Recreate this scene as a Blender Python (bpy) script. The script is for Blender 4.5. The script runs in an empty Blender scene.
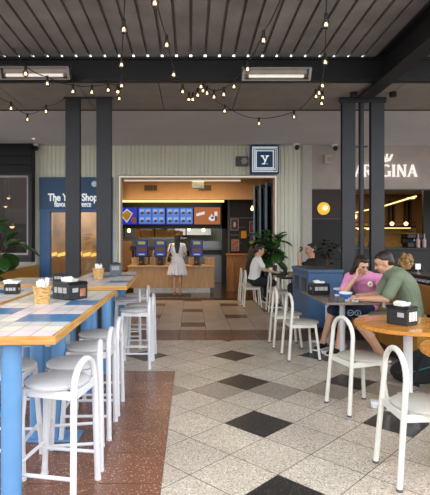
import bpy, bmesh, math, random
from mathutils import Vector, Matrix, Quaternion
V = Vector
R = random.Random(7)
sc = bpy.context.scene
COL = sc.collection
rad = math.radians

# ------------------------------------------------------------------ materials
def lin(h):
    h = h.lstrip('#')
    out = []
    for i in (0, 2, 4):
        c = int(h[i:i+2], 16) / 255
        out.append(c / 12.92 if c <= .04045 else ((c + .055) / 1.055) ** 2.4)
    return (*out, 1)

def mat(name, hexc, rough=.5, metal=0., noise=.10, scale=9., bump=0., bscale=None, emit=None, estr=0., spec=.5, stretch=None, coat=0.):
    m = bpy.data.materials.new(name); m.use_nodes = True
    nt = m.node_tree; b = nt.nodes['Principled BSDF']
    b.inputs['Roughness'].default_value = rough
    b.inputs['Metallic'].default_value = metal
    b.inputs['Specular IOR Level'].default_value = spec
    b.inputs['Coat Weight'].default_value = coat
    c = lin(hexc)
    tc = nt.nodes.new('ShaderNodeTexCoord')
    vec = tc.outputs['Object']
    if stretch:
        mp = nt.nodes.new('ShaderNodeMapping'); mp.inputs['Scale'].default_value = stretch
        nt.links.new(vec, mp.inputs['Vector']); vec = mp.outputs['Vector']
    nz = nt.nodes.new('ShaderNodeTexNoise'); nz.inputs['Scale'].default_value = scale; nz.inputs['Detail'].default_value = 4
    nt.links.new(vec, nz.inputs['Vector'])
    rp = nt.nodes.new('ShaderNodeValToRGB')
    rp.color_ramp.elements[0].position = .3; rp.color_ramp.elements[1].position = .7
    rp.color_ramp.elements[0].color = tuple(x * (1 - noise) for x in c[:3]) + (1,)
    rp.color_ramp.elements[1].color = tuple(min(1, x * (1 + noise)) for x in c[:3]) + (1,)
    nt.links.new(nz.outputs['Fac'], rp.inputs['Fac']); nt.links.new(rp.outputs['Color'], b.inputs['Base Color'])
    if bump:
        n2 = nt.nodes.new('ShaderNodeTexNoise'); n2.inputs['Scale'].default_value = bscale or scale * 4
        nt.links.new(vec, n2.inputs['Vector'])
        bp = nt.nodes.new('ShaderNodeBump'); bp.inputs['Strength'].default_value = bump; bp.inputs['Distance'].default_value = .01
        nt.links.new(n2.outputs['Fac'], bp.inputs['Height']); nt.links.new(bp.outputs['Normal'], b.inputs['Normal'])
    if emit:
        b.inputs['Emission Color'].default_value = lin(emit); b.inputs['Emission Strength'].default_value = estr
    return m

def wood(name, h1, h2, rough=.45, axis=0, scale=3., coat=0.):
    m = bpy.data.materials.new(name); m.use_nodes = True
    nt = m.node_tree; b = nt.nodes['Principled BSDF']; b.inputs['Roughness'].default_value = rough
    b.inputs['Coat Weight'].default_value = coat
    tc = nt.nodes.new('ShaderNodeTexCoord'); mp = nt.nodes.new('ShaderNodeMapping')
    s = [14, 14, 14]; s[axis] = 1.2; mp.inputs['Scale'].default_value = s
    nz = nt.nodes.new('ShaderNodeTexNoise'); nz.inputs['Scale'].default_value = scale; nz.inputs['Detail'].default_value = 6
    nz.inputs['Distortion'].default_value = .6
    rp = nt.nodes.new('ShaderNodeValToRGB'); rp.color_ramp.elements[0].position = .32; rp.color_ramp.elements[1].position = .68
    rp.color_ramp.elements[0].color = lin(h1); rp.color_ramp.elements[1].color = lin(h2)
    nt.links.new(tc.outputs['Object'], mp.inputs['Vector']); nt.links.new(mp.outputs['Vector'], nz.inputs['Vector'])
    nt.links.new(nz.outputs['Fac'], rp.inputs['Fac']); nt.links.new(rp.outputs['Color'], b.inputs['Base Color'])
    return m

def terrazzo(name, base, chips, rough=.35, scale=42., amount=.33):
    """speckled stone: a base colour with stone chips from voronoi cells, varied per tile by the 'tint' attribute"""
    m = bpy.data.materials.new(name); m.use_nodes = True
    nt = m.node_tree; b = nt.nodes['Principled BSDF']; b.inputs['Roughness'].default_value = rough
    L = nt.links.new
    tc = nt.nodes.new('ShaderNodeTexCoord')
    vo = nt.nodes.new('ShaderNodeTexVoronoi'); vo.inputs['Scale'].default_value = scale
    L(tc.outputs['Object'], vo.inputs['Vector'])
    sep = nt.nodes.new('ShaderNodeSeparateColor'); L(vo.outputs['Color'], sep.inputs['Color'])
    rp = nt.nodes.new('ShaderNodeValToRGB'); rp.color_ramp.interpolation = 'CONSTANT'
    e = rp.color_ramp.elements; e[0].position = 0; e[0].color = lin(base); e[1].position = 1 - amount; e[1].color = lin(chips[0])
    for k, ch in enumerate(chips[1:]):
        el = e.new(1 - amount + amount * (k + 1) / len(chips)); el.color = lin(ch)
    L(sep.outputs['Red'], rp.inputs['Fac'])
    # keep chips small: only inside the cell
    lt = nt.nodes.new('ShaderNodeMath'); lt.operation = 'LESS_THAN'; lt.inputs[1].default_value = .55; L(vo.outputs['Distance'], lt.inputs[0])
    mx = nt.nodes.new('ShaderNodeMix'); mx.data_type = 'RGBA'; L(lt.outputs[0], mx.inputs['Factor'])
    mx.inputs['A'].default_value = lin(base); L(rp.outputs['Color'], mx.inputs['B'])
    at = nt.nodes.new('ShaderNodeAttribute'); at.attribute_name = 'tint'
    nz = nt.nodes.new('ShaderNodeTexNoise'); nz.inputs['Scale'].default_value = 1.7; nz.inputs['Detail'].default_value = 5; L(tc.outputs['Object'], nz.inputs['Vector'])
    mr = nt.nodes.new('ShaderNodeMapRange'); mr.inputs['From Min'].default_value = .3; mr.inputs['From Max'].default_value = .7
    mr.inputs['To Min'].default_value = .86; mr.inputs['To Max'].default_value = 1.08; L(nz.outputs['Fac'], mr.inputs['Value'])
    mu = nt.nodes.new('ShaderNodeMix'); mu.data_type = 'RGBA'; mu.blend_type = 'MULTIPLY'; mu.inputs['Factor'].default_value = 1
    L(mx.outputs['Result'], mu.inputs['A']); L(at.outputs['Color'], mu.inputs['B'])
    m2 = nt.nodes.new('ShaderNodeMix'); m2.data_type = 'RGBA'; m2.blend_type = 'MULTIPLY'; m2.inputs['Factor'].default_value = 1
    L(mu.outputs['Result'], m2.inputs['A']); L(mr.outputs['Result'], m2.inputs['B'])
    L(m2.outputs['Result'], b.inputs['Base Color'])
    return m

def glass(name, tint='#ffffff', refl=.12, rough=.02, k=1.):
    m = bpy.data.materials.new(name); m.use_nodes = True
    nt = m.node_tree; nt.nodes.remove(nt.nodes['Principled BSDF']); out = nt.nodes['Material Output']
    t = nt.nodes.new('ShaderNodeBsdfTransparent'); t.inputs['Color'].default_value = lin(tint)
    g = nt.nodes.new('ShaderNodeBsdfGlossy'); g.inputs['Roughness'].default_value = rough
    fr = nt.nodes.new('ShaderNodeFresnel'); fr.inputs['IOR'].default_value = 1.5
    ad = nt.nodes.new('ShaderNodeMath'); ad.operation = 'MULTIPLY_ADD'; ad.inputs[1].default_value = k; ad.inputs[2].default_value = refl; nt.links.new(fr.outputs['Fac'], ad.inputs[0])
    mx = nt.nodes.new('ShaderNodeMixShader'); nt.links.new(ad.outputs[0], mx.inputs['Fac'])
    nt.links.new(t.outputs[0], mx.inputs[1]); nt.links.new(g.outputs[0], mx.inputs[2]); nt.links.new(mx.outputs[0], out.inputs['Surface'])
    return m

def glow(name, hexc, s):
    return mat(name, '#1c1a18', .4, emit=hexc, estr=s)

M = {}
def defs():
    D = M.__setitem__
    D('white', mat('white_paint', '#dcdcdf', .32, noise=.03))
    D('chairwhite', mat('chair_powdercoat', '#d3d0c5', .35, noise=.03))
    D('seatgrey', mat('stool_seat', '#cbc9c9', .55, noise=.04))
    D('chairseat', mat('chair_seat', '#b5b1a6', .55, noise=.05))
    D('blue', mat('blue_steel', '#6394c2', .35, noise=.05))
    D('navy', mat('navy_bin', '#3a5c80', .45, noise=.08))
    D('signblue', mat('sign_blue', '#2d5075', .5, noise=.06))
    D('signdeep', mat('sign_deep_blue', '#1c4a78', .5, noise=.06))
    D('white_sign', mat('sign_white', '#eef2f2', .5, emit='#eef4f4', estr=.18))
    D('signpale', mat('sign_pale', '#b9ccd2', .5, emit='#b9ccd2', estr=.10))
    D('letter', glow('lit_letter', '#fff8ee', .46))
    D('tablewood', wood('table_edge_wood', '#b9803a', '#d9a860', .4, 0))
    D('tablewoodside', wood('table_edge_wood_side', '#b9803a', '#d9a860', .4, 1))
    D('roundwood', wood('round_table_wood', '#b06c1c', '#d58f35', .22, 0, coat=.3))
    D('lam', mat('brown_laminate', '#7d6f63', .25, noise=.12, scale=6))
    D('dark', mat('charcoal_steel', '#1d1e21', .45, noise=.12, scale=3))
    D('column', mat('column_paint', '#292b30', .5, noise=.1, scale=3))
    D('black', mat('black_plastic', '#17181a', .4, noise=.1))
    D('rubber', mat('rubber_grey', '#55565a', .7))
    D('greyplastic', mat('grey_plastic', '#5d646d', .4))
    D('paper', mat('white_paper', '#f1efe9', .8, noise=.04))
    D('napkingrey', mat('napkin_grey', '#a9aaa9', .7))
    D('kraft', mat('kraft_paper', '#cdb592', .8))
    D('wicker', mat('wicker', '#d2a666', .7, noise=.45, scale=38, bump=1., bscale=60, stretch=(1, 1, 2.2)))
    D('brown_box', mat('brown_paper_bag', '#c58f4c', .8, noise=.2))
    D('roof', mat('roof_steel', '#8d8b8a', .5, noise=.22, scale=2.2, bump=.1, bscale=30))
    D('panel', mat('ceiling_board', '#8b8682', .75, noise=.10, scale=3))
    D('plaster', mat('ceiling_plaster', '#c0c0c6', .8, noise=.04, scale=1.5))
    D('corr', mat('corrugated_cream', '#dadbca', .5, noise=.05, scale=1.2))
    D('pier', mat('pier_render', '#b5b2a8', .7, noise=.05))
    D('taupe', mat('taupe_render', '#aba09a', .85, noise=.07, scale=2.5))
    D('brownpanel', mat('brown_panel', '#30221f', .6))
    D('darkpanel', mat('dark_panel', '#19191a', .65))
    D('board', mat('black_weatherboard', '#202024', .6, noise=.2, scale=3))
    D('ply', wood('plywood_counter', '#b58d60', '#c9a377', .5, 2, 2.))
    D('ochre', mat('ochre_vinyl', '#a97a2c', .45, noise=.06))
    D('orangewall', mat('warm_wall', '#b98f63', .7, noise=.05))
    D('timberwall', wood('warm_timber', '#77572f', '#8f6b3c', .5, 2))
    D('slat', wood('slat_wood', '#a8672a', '#c07f3a', .5, 2))
    D('shopfloor', wood('dark_floor', '#3a2413', '#58391f', .18, 1))
    D('blackwall', mat('black_wall', '#191a1c', .5))
    D('steel', mat('stainless', '#8f9090', .38, .85, noise=.06))
    D('kitchen', mat('kitchen_white', '#a9ada4', .5))
    D('chrome', mat('chrome', '#b9b6b2', .25, 1.))
    D('led', glow('led_strip', '#ffd98f', .85))
    D('ledsoft', glow('led_strip_soft', '#e8d8c0', .42))
    D('ledorange', glow('led_orange', '#ffb640', 1.0))
    D('lamp', glow('lamp_warm', '#ffcf8a', 2.2))
    D('filament', glow('filament', '#ffdcae', 3.5))
    D('heat', mat('heater_tube', '#efece8', .15, .6, emit='#fff2e4', estr=.2))
    D('screenblue', glow('screen_blue', '#1733b4', .42))
    D('kioskblue', glow('kiosk_blue', '#1c2f9a', .24))
    D('screenlight', glow('screen_light', '#4f82dc', .38))
    D('screenpale', glow('screen_pale', '#9fbdf2', .36))
    D('screenfood', glow('screen_food', '#b08a3a', .3))
    D('screenfood2', glow('screen_brownfood', '#5a3d2c', .3))
    D('screenorange', glow('screen_orange', '#b8642c', .36))
    D('screenwhite', glow('screen_white', '#e4dfe6', .42))
    D('screengreen', glow('screen_green', '#a9b04a', .3))
    D('glass', glass('clear_glass', '#f2f6f6', .05))
    D('bulbglass', glass('bulb_glass', '#fff0da', .08))
    D('skin', mat('skin', '#c8977a', .55, noise=.05, scale=20))
    D('skin2', mat('skin_pale', '#d2a286', .55, noise=.05, scale=20))
    D('lip', mat('lip', '#a8665a', .5))
    D('eye', mat('eye', '#1e1714', .2))
    D('hairblack', mat('hair_black', '#15110f', .45, noise=.3, scale=60, stretch=(1, 1, .2)))
    D('hairbrown', mat('hair_brown', '#2c1c14', .5, noise=.35, scale=60, stretch=(1, 1, .2)))
    D('hairblonde', mat('hair_blonde', '#94703f', .6, noise=.4, scale=45, bump=.9, bscale=40))
    D('pink', mat('pink_shirt', '#e596c0', .85, noise=.06, bump=.25, bscale=14))
    D('olive', mat('olive_shirt', '#727c66', .85, noise=.07, bump=.3, bscale=14))
    D('olivepants', mat('olive_shorts', '#5c5b50', .85))
    D('navycloth', mat('navy_shorts', '#1d2c4a', .85))
    D('blackcloth', mat('black_cloth', '#17181b', .85))
    D('whitecloth', mat('white_dress', '#e6e4ea', .85, noise=.04, bump=.2, bscale=20))
    D('whitetee', mat('white_tee', '#dfddd9', .85, noise=.05))
    D('logo', mat('shorts_logo', '#9fb2c6', .8))
    D('yellow', mat('yellow_print', '#e0b23a', .7))
    D('red', mat('red_print', '#b23a2a', .7))
    D('shoe', mat('black_shoe', '#141416', .6))
    D('sole', mat('white_sole', '#e6e4df', .6))
    D('sandal', mat('tan_sandal', '#b28a68', .6))
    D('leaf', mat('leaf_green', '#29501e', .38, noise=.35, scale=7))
    D('leafreflect', mat('leaf_reflection', '#15240f', .4, noise=.3, scale=7))  # dimness of a reflected plant put into the leaf colour
    D('bark', mat('bark', '#5a4632', .8))
    D('pot', mat('grey_pot', '#57585a', .7))
    D('reflector', mat('heater_reflector', '#8f847a', .35, .7))
    D('bottle', mat('pale_pink_bottle', '#d6b6b2', .35))
    D('brass', mat('brass', '#d6a437', .3, .6, emit='#d8a030', estr=.02))
    D('bowlblue', mat('blue_cup', '#2a62b0', .5))
    D('teal', mat('teal_zip', '#1f6a63', .6))
    D('stone', mat('white_stone', '#d8d6cf', .6))
    D('poster1', mat('poster_purple', '#46304a', .6, noise=.4, scale=14))
    D('poster2', mat('poster_red', '#a5664e', .6, noise=.6, scale=16))
    D('posteryellow', mat('poster_yellow', '#d59a2a', .6))
    D('frame', mat('pale_frame', '#a09a98', .5))
    D('doorblue', mat('door_navy', '#5f7790', .45))
    D('t_light', terrazzo('terrazzo_light', '#bdb2a2', ['#dfd7c9', '#a58f76', '#d4cabb', '#84766a', '#c5af94'], .32, 105, .62))
    D('t_tan', terrazzo('terrazzo_tan', '#968b7e', ['#b3a898', '#7b7064', '#a39786'], .34, 105, .5))
    D('t_black', terrazzo('terrazzo_black', '#2b2826', ['#4a4643', '#1f1d1a', '#5c5853'], .3, 105, .3))
    D('t_red', terrazzo('terrazzo_red', '#7d5340', ['#bfa08a', '#97654e', '#6e4232', '#a57d68'], .26, 115, .30))
    D('t_band', terrazzo('terrazzo_band', '#6a4534', ['#8a6450', '#543325', '#a88672'], .3, 60, .4))
    D('t_beige', terrazzo('tile_beige', '#b09c86', ['#bfab95', '#a08b76'], .34, 60, .4))
    D('t_brown', terrazzo('tile_brown', '#5b3d2c', ['#6d4c39', '#482d1f'], .34, 60, .4))
    D('grout', mat('grout', '#6a6259', .9))
    D('tilec', mat('tile_cream', '#e2ddca', .3, noise=.05))
    D('tilep', mat('tile_pink', '#dfd0d0', .3, noise=.05))
    D('tileb', mat('tile_blue', '#3a76a4', .28, noise=.12))
    D('tileg', mat('tile_grey', '#c9c8c2', .3, noise=.05))
    D('groutdark', mat('table_grout', '#a59d94', .8))
    D('asphalt', mat('asphalt', '#96938e', .9, noise=.2))
defs()

# ------------------------------------------------------------------ mesh builder
class MB:
    def __init__(s): s.bm = bmesh.new(); s.mi = 0; s.tint = None
    def _tag(s, fs):
        for f in fs: f.material_index = s.mi
    def face(s, pts):
        f = s.bm.faces.new([s.bm.verts.new(p) for p in pts]); f.material_index = s.mi; return f
    def box(s, lo, hi, bev=0., rot=None):
        """axis box from corner lo to corner hi, optional rotation (z angle about own centre, or matrix)"""
        lo, hi = V(lo), V(hi); c = (lo + hi) / 2; d = hi - lo
        mt = Matrix.Translation(c)
        if rot is not None: mt = mt @ (rot.to_4x4() if hasattr(rot, 'to_4x4') else Matrix.Rotation(rot, 4, 'Z'))
        r = bmesh.ops.create_cube(s.bm, size=1, matrix=mt @ Matrix.Diagonal((*d, 1)))
        vs = r['verts']; fs = {f for v in vs for f in v.link_faces}; s._tag(fs)
        if bev:
            es = {e for v in vs for e in v.link_edges}
            q = bmesh.ops.bevel(s.bm, geom=list(es), offset=bev, segments=2, profile=.5, affect='EDGES', clamp_overlap=True)
            s._tag(q['faces'])
        return s
    def cyl(s, p0, p1, r0, r1=None, seg=16):
        p0, p1 = V(p0), V(p1); r1 = r0 if r1 is None else r1
        d = p1 - p0; q = d.to_track_quat('Z', 'Y').to_matrix().to_4x4()
        r = bmesh.ops.create_cone(s.bm, cap_ends=True, segments=seg, radius1=r0, radius2=max(r1, 1e-4), depth=d.length, matrix=Matrix.Translation((p0 + p1) / 2) @ q)
        s._tag({f for v in r['verts'] for f in v.link_faces}); return s
    def sph(s, c, r, seg=12, mt=None):
        r = (r, r, r) if not hasattr(r, '__len__') else r
        m4 = Matrix.Translation(V(c)) @ (mt.to_4x4() if mt else Matrix()) @ Matrix.Diagonal((*r, 1))
        q = bmesh.ops.create_uvsphere(s.bm, u_segments=seg, v_segments=max(6, seg * 2 // 3), radius=1, matrix=m4)
        s._tag({f for v in q['verts'] for f in v.link_faces}); return s
    def cap(s, p0, p1, r0, r1, seg=12):
        s.sph(p0, r0, seg); s.sph(p1, r1, seg)
        if (V(p1) - V(p0)).length > 1e-4: s.cyl(p0, p1, r0, r1, seg)
        return s
    def tube(s, pts, r, seg=10, closed=False):
        pts = [V(p) for p in pts]; n = len(pts); rings = []
        up = None
        for i, p in enumerate(pts):
            a = pts[i - 1] if (i or closed) else p; b = pts[(i + 1) % n] if (i < n - 1 or closed) else p
            t = (b - a).normalized()
            if up is None:
                up = t.orthogonal().normalized()
            up = (up - t * up.dot(t)).normalized(); w = t.cross(up)
            rr = r[i] if hasattr(r, '__len__') else r
            rings.append([s.bm.verts.new(p + rr * (math.cos(2 * math.pi * k / seg) * up + math.sin(2 * math.pi * k / seg) * w)) for k in range(seg)])
        for i in range(n if closed else n - 1):
            A, B = rings[i], rings[(i + 1) % n]
            for k in range(seg):
                f = s.bm.faces.new((A[k], A[(k + 1) % seg], B[(k + 1) % seg], B[k])); f.material_index = s.mi
        if not closed:
            for g in (rings[0][::-1], rings[-1]): s.bm.faces.new(g).material_index = s.mi
        return s
    def lathe(s, prof, c=(0, 0, 0), seg=24):
        """profile of (radius, z) turned about the vertical through c; radius 0 closes it"""
        c = V(c); rings = []
        for r, z in prof:
            if r < 1e-5: rings.append([s.bm.verts.new(c + V((0, 0, z)))])
            else: rings.append([s.bm.verts.new(c + V((r * math.cos(2 * math.pi * k / seg), r * math.sin(2 * math.pi * k / seg), z))) for k in range(seg)])
        for A, B in zip(rings, rings[1:]):
            for k in range(seg):
                k2 = (k + 1) % seg
                if len(A) == 1 and len(B) == 1: continue
                if len(A) == 1: f = (A[0], B[k2], B[k])
                elif len(B) == 1: f = (A[k], A[k2], B[0])
                else: f = (A[k], A[k2], B[k2], B[k])
                s.bm.faces.new(f[::-1] if len(A) == 1 else f).material_index = s.mi
        return s
    def prism(s, poly, y0, y1, org=(0, 0, 0), ax=((1, 0, 0), (0, 0, 1), (0, 1, 0))):
        """outline in the (ax0, ax1) plane pushed along ax2 from y0 to y1"""
        o = V(org); a, b, c = map(V, ax)
        A = [s.bm.verts.new(o + a * x + b * z + c * y0) for x, z in poly]; B = [s.bm.verts.new(o + a * x + b * z + c * y1) for x, z in poly]
        n = len(poly)
        s.bm.faces.new(A).material_index = s.mi; s.bm.faces.new(B[::-1]).material_index = s.mi
        for k in range(n): s.bm.faces.new((A[k], B[k], B[(k + 1) % n], A[(k + 1) % n])).material_index = s.mi
        return s
    def build(s, name, mats, parent=None, smooth=False, loc=None, fix=True):
        if fix: bmesh.ops.recalc_face_normals(s.bm, faces=s.bm.faces[:])
        me = bpy.data.meshes.new(name); s.bm.to_mesh(me); s.bm.free()
        for m in (mats if isinstance(mats, (list, tuple)) else [mats]): me.materials.append(m if not isinstance(m, str) else M[m])
        if smooth:
            me.shade_smooth()
            if smooth != 'full': me.set_sharp_from_angle(angle=rad(42))
        o = bpy.data.objects.new(name, me); COL.objects.link(o)
        if parent is not None: o.parent = parent
        if loc is not None: o.location = loc
        return o

def tag(o, label=None, cat=None, group=None, kind=None):
    if label: o['label'] = label
    if cat: o['category'] = cat
    if group: o['group'] = group
    if kind: o['kind'] = kind
    return o
def thing(name, label, cat, loc=(0, 0, 0), rz=0., group=None):
    o = bpy.data.objects.new(name, None); COL.objects.link(o); o.empty_display_size = .1
    o.location = loc; o.rotation_euler = (0, 0, rz)
    return tag(o, label, cat, group)
def struct(mb, name, mats, parent=None, smooth=False):
    return tag(mb.build(name, mats, parent, smooth), kind='structure')
def copy_tree(o, parent=None):
    c = o.copy(); COL.objects.link(c); c.parent = parent
    for ch in [x for x in COL.objects if x.parent == o]: copy_tree(ch, c)
    return c
def place(proto, loc, rz, label, group=None, first=False):
    o = proto if first else copy_tree(proto)
    o.location = loc; o.rotation_euler = (0, 0, rz); o['label'] = label
    if group: o['group'] = group
    return o
def bake(o, voxel, smooth=4):
    """union the overlapping solids of o into one continuous skin"""
    m = o.modifiers.new('r', 'REMESH'); m.mode = 'VOXEL'; m.voxel_size = voxel
    if smooth:
        q = o.modifiers.new('s', 'SMOOTH'); q.factor = .5; q.iterations = smooth
    dg = bpy.context.evaluated_depsgraph_get(); ev = o.evaluated_get(dg)
    me = bpy.data.meshes.new_from_object(ev); o.modifiers.clear(); old = o.data; o.data = me
    bpy.data.meshes.remove(old); me.shade_smooth(); return o
def text(name, s, size, loc, mt, parent=None, ext=.01, off=0., align='CENTER', sx=1.):
    cu = bpy.data.curves.new(name, 'FONT'); cu.body = s; cu.size = size; cu.extrude = ext; cu.offset = off; cu.align_x = align; cu.align_y = 'CENTER'
    t = bpy.data.objects.new(name, cu); COL.objects.link(t)
    dg = bpy.context.evaluated_depsgraph_get(); me = bpy.data.meshes.new_from_object(t.evaluated_get(dg)); bpy.data.objects.remove(t)
    me.materials.clear(); me.materials.append(M[mt] if isinstance(mt, str) else mt)
    o = bpy.data.objects.new(name, me); COL.objects.link(o); o.parent = parent; o.location = loc; o.rotation_euler = (rad(90), 0, 0); o.scale = (sx, 1, 1)
    return o

# ------------------------------------------------------------------ camera  (eye 1.45 m, looking level along +Y)
F, CX, CY, EYE = 470., 190.5, 240., 1.45
cd = bpy.data.cameras.new('camera'); cam = bpy.data.objects.new('camera', cd); COL.objects.link(cam); sc.camera = cam
cam.location = (0, 0, EYE); cam.rotation_euler = (rad(90), 0, 0)
cd.sensor_fit = 'HORIZONTAL'; cd.sensor_width = 36; cd.lens = F / 430 * 36; cd.clip_start = .05; cd.clip_end = 300
cd.shift_x = (215 - CX) / 430; cd.shift_y = -(247.5 - CY) / 430
def wx(u, Y): return (u - CX) / F * Y
def wz(v, Y): return EYE - (v - CY) / F * Y
CEIL = 3.76; FY = 11.5          # soffit height, shop front plane

# ------------------------------------------------------------------ floor
def clip(poly, x0, x1, y0, y1):
    def cut(P, f):
        out = []
        for a, b in zip(P, P[1:] + P[:1]):
            fa, fb = f(a), f(b)
            if fa >= 0: out.append(a)
            if fa * fb < 0:
                t = fa / (fa - fb); out.append((a[0] + (b[0] - a[0]) * t, a[1] + (b[1] - a[1]) * t))
        return out
    for f in (lambda p: p[0] - x0, lambda p: x1 - p[0], lambda p: p[1] - y0, lambda p: y1 - p[1]):
        if len(poly) < 3: return []
        poly = cut(poly, f)
    return poly if len(poly) >= 3 else []
fl = MB(); tints = []
FM = ['grout', 't_light', 't_tan', 't_black', 't_red', 't_band', 't_beige', 't_brown', 'asphalt']
def tile(poly, mi, var=.06):
    if not poly: return
    fl.mi = mi; fl.face([(x, y, 0) for x, y in poly]); g = 1 + R.uniform(-var, var); tints.append((g, g * R.uniform(.985, 1.01), g * R.uniform(.97, 1.01)))
def rect(x0, x1, y0, y1, mi, var=.06, g=.003): tile([(x0 + g, y0 + g), (x1 - g, y0 + g), (x1 - g, y1 - g), (x0 + g, y1 - g)], mi, var)
fl.mi = 0; fl.face([(-9, -2, -.003), (10, -2, -.003), (10, 11.3, -.003), (-9, 11.3, -.003)]); tints.append((1, 1, 1))
D_ = .545; BX, BY = .54, 3.72; ED = -.17; Y1, Y2, Y3 = 5.2, 6.8, 7.57
for i in range(-60, 61):
    for j in range(-40, 41):
        if (i + j) % 2: continue
        cx, cy = BX + i * D_ / 2, BY + j * D_ / 2
        if not (-10 < cx < 11 and -3 < cy < 8): continue
        h = D_ / 2 - .004; dm = [(cx - h, cy), (cx, cy - h), (cx + h, cy), (cx, cy + h)]
        mi = 3 if (i % 4 == 0 and j % 4 == 0) else (2 if j == 3 else 1)
        for reg in ((ED, 10, -2, Y2), (-9, ED, Y1, Y2)):
            tile(clip(dm, *reg), mi, .07)
for i in range(-23, 0):
    for j in range(-18, 13):
        x1 = ED + (i + 1) * .4; y1 = Y1 - (12 - j) * .4
        if y1 - .4 < -2: continue
        rect(x1 - .4, x1, y1 - .4, y1, 4, .16)
for i in range(-22, 25):
    for j in range(2): rect(ED + i * .4, ED + i * .4 + .4, Y2 + j * .385, Y2 + j * .385 + .385, 5, .1)
for k in range(-20, 22):
    x0 = -.16 + k * .41
    y = Y3 - (1.6 if k % 2 else (1.3 if (k // 2) % 2 == 0 else .44))
    while y < 11.3:
        for ln, mi in (((.4, 7), (1.2, 6)) if k % 2 == 0 else ((.8, 6), (.8, 6))):
            ya, yb = max(y, Y3), min(y + ln, 11.3)
            if yb - ya > .02: rect(x0, x0 + .41, ya, yb, mi, .07)
            y += ln
o = fl.build('floor', FM, fix=False); tag(o, kind='structure')
ca = o.data.color_attributes.new('tint', 'FLOAT_COLOR', 'CORNER')
for p, t in zip(o.data.polygons, tints):
    for li in p.loop_indices: ca.data[li].color = (*t, 1)
o.data.update()
g = MB(); g.face([(-40, -40, -.08), (40, -40, -.08), (40, -2, -.08), (-40, -2, -.08)]); struct(g, 'floor_street', 'asphalt')
g = MB(); g.box((-6, 11.3, -.1), (10, 11.75, 0.0)); struct(g, 'trim_threshold', 't_brown')
g = MB(); g.box((-6, 11.75, -.1), (10, 19, 0.0)); struct(g, 'floor_shop', 'shopfloor')

# ------------------------------------------------------------------ roof, beams, ceiling
rf = MB(); y0, y1 = 2.6, 6.84; P = .2067; x = -1.236 - P * 30
zf = lambda y: 4.09 + .026 * (6.84 - y)
prof = []
for k in range(62):
    xa = x + k * P
    prof += [(xa - .019, 0), (xa - .019, .055), (xa + .019, .055), (xa + .019, 0)]
vs = [[rf.bm.verts.new((px, yy, zf(yy) + pz)) for px, pz in prof] for yy in (y0, y1)]
for k in range(len(prof) - 1): rf.bm.faces.new((vs[0][k], vs[0][k + 1], vs[1][k + 1], vs[1][k]))
struct(rf, 'ceiling_roof_deck', 'roof')
def ibeam(name, a, b, w, h, t=.018, fl_=.03):
    """steel I beam between a and b (bottom centre line), horizontal"""
    a, b = V(a), V(b); d = (b - a).normalized(); s_ = V((0, 0, 1)).cross(d)
    poly = [(-w/2, 0), (w/2, 0), (w/2, fl_), (t/2, fl_), (t/2, h-fl_), (w/2, h-fl_), (w/2, h), (-w/2, h), (-w/2, h-fl_), (-t/2, h-fl_), (-t/2, fl_), (-w/2, fl_)]
    m = MB(); m.prism(poly, 0, (b - a).length, a, (s_, (0, 0, 1), d)); return struct(m, name, 'dark')
ibeam('beam', (-7, 6.82, 3.745), (7, 6.82, 3.745), .12, .34)
ibeam('beam', (2.78, 7.5, 3.70), (2.78, 2.4, 3.70), .24, .40)
ibeam('beam', (-4.2, 6.7, 3.70), (-4.2, 2.4, 3.70), .24, .40)
c = MB(); c.mi = 0
ex = [-7 + .0] + [-1.68 + 1.21 * k for k in range(-4, 8)] + [9]
for a, b in zip(ex, ex[1:]):
    if b - a > .05: c.box((a + .006, 6.9, CEIL), (b - .006, 8.33, CEIL + .03))
c.mi = 1; c.box((-7, 6.9, CEIL + .02), (9, 8.33, CEIL + .06)); struct(c, 'ceiling_boards', ['panel', 'black'])
c = MB(); c.box((-9, 8.37, CEIL), (10, 12, CEIL + .05)); struct(c, 'ceiling_soffit', 'plaster')
c = MB(); c.box((-7, 8.33, CEIL - .012), (9, 8.37, CEIL + .06)); struct(c, 'trim_1', 'dark')

def column(x0, x1, ya, yb, z1, name='column'):
    w = MB(); t = .018
    w.box((x0, ya, 0), (x1, ya + t, z1)); w.box((x0, yb - t, 0), (x1, yb, z1)); w.box(((x0+x1)/2 - .012, ya + t, 0), ((x0+x1)/2 + .012, yb - t, z1))
    w.box((x0 - .03, ya - .03, 0), (x1 + .03, yb + .03, .02))
    return struct(w, name, 'column')
YC = 7.6
for u0, u1 in ((65.3, 81), (96.3, 112)): column(wx(u0, YC), wx(u1, YC + .1), YC, YC + .1, CEIL)
for u0, u1 in ((340.5, 355.5), (369, 384.5)): column(wx(u0, YC + .1), wx(u1, YC), YC, YC + .1, CEIL)
m = MB(); m.cyl((wx(362.3, YC), YC + .05, 0), (wx(362.3, YC), YC + .05, CEIL), .042, seg=20)
m.cyl((wx(362.3, YC), YC + .05, 0), (wx(362.3, YC), YC + .05, .03), .085, seg=20); struct(m, 'column_pipe', 'column', smooth=True)
m = MB(); m.box((wx(339, YC), YC - .02, CEIL - .09), (wx(386, YC), YC + .02, CEIL - .005)); 
m.box((wx(339, YC), YC - .03, CEIL - .05), (wx(386, YC), YC + .03, CEIL - .035)); struct(m, 'beam_cap', 'column')
m = MB(); m.box((wx(64, YC), YC - .03, CEIL - .03), (wx(113, YC), YC + .0, CEIL - .005)); struct(m, 'beam_cap', 'column')
m = MB()
for z in (wz(146, YC), wz(248, YC)): m.box((wx(356, YC), YC + .03, z - .012), (wx(368.5, YC), YC + .07, z + .012))
struct(m, 'beam_tie', 'column')

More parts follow.
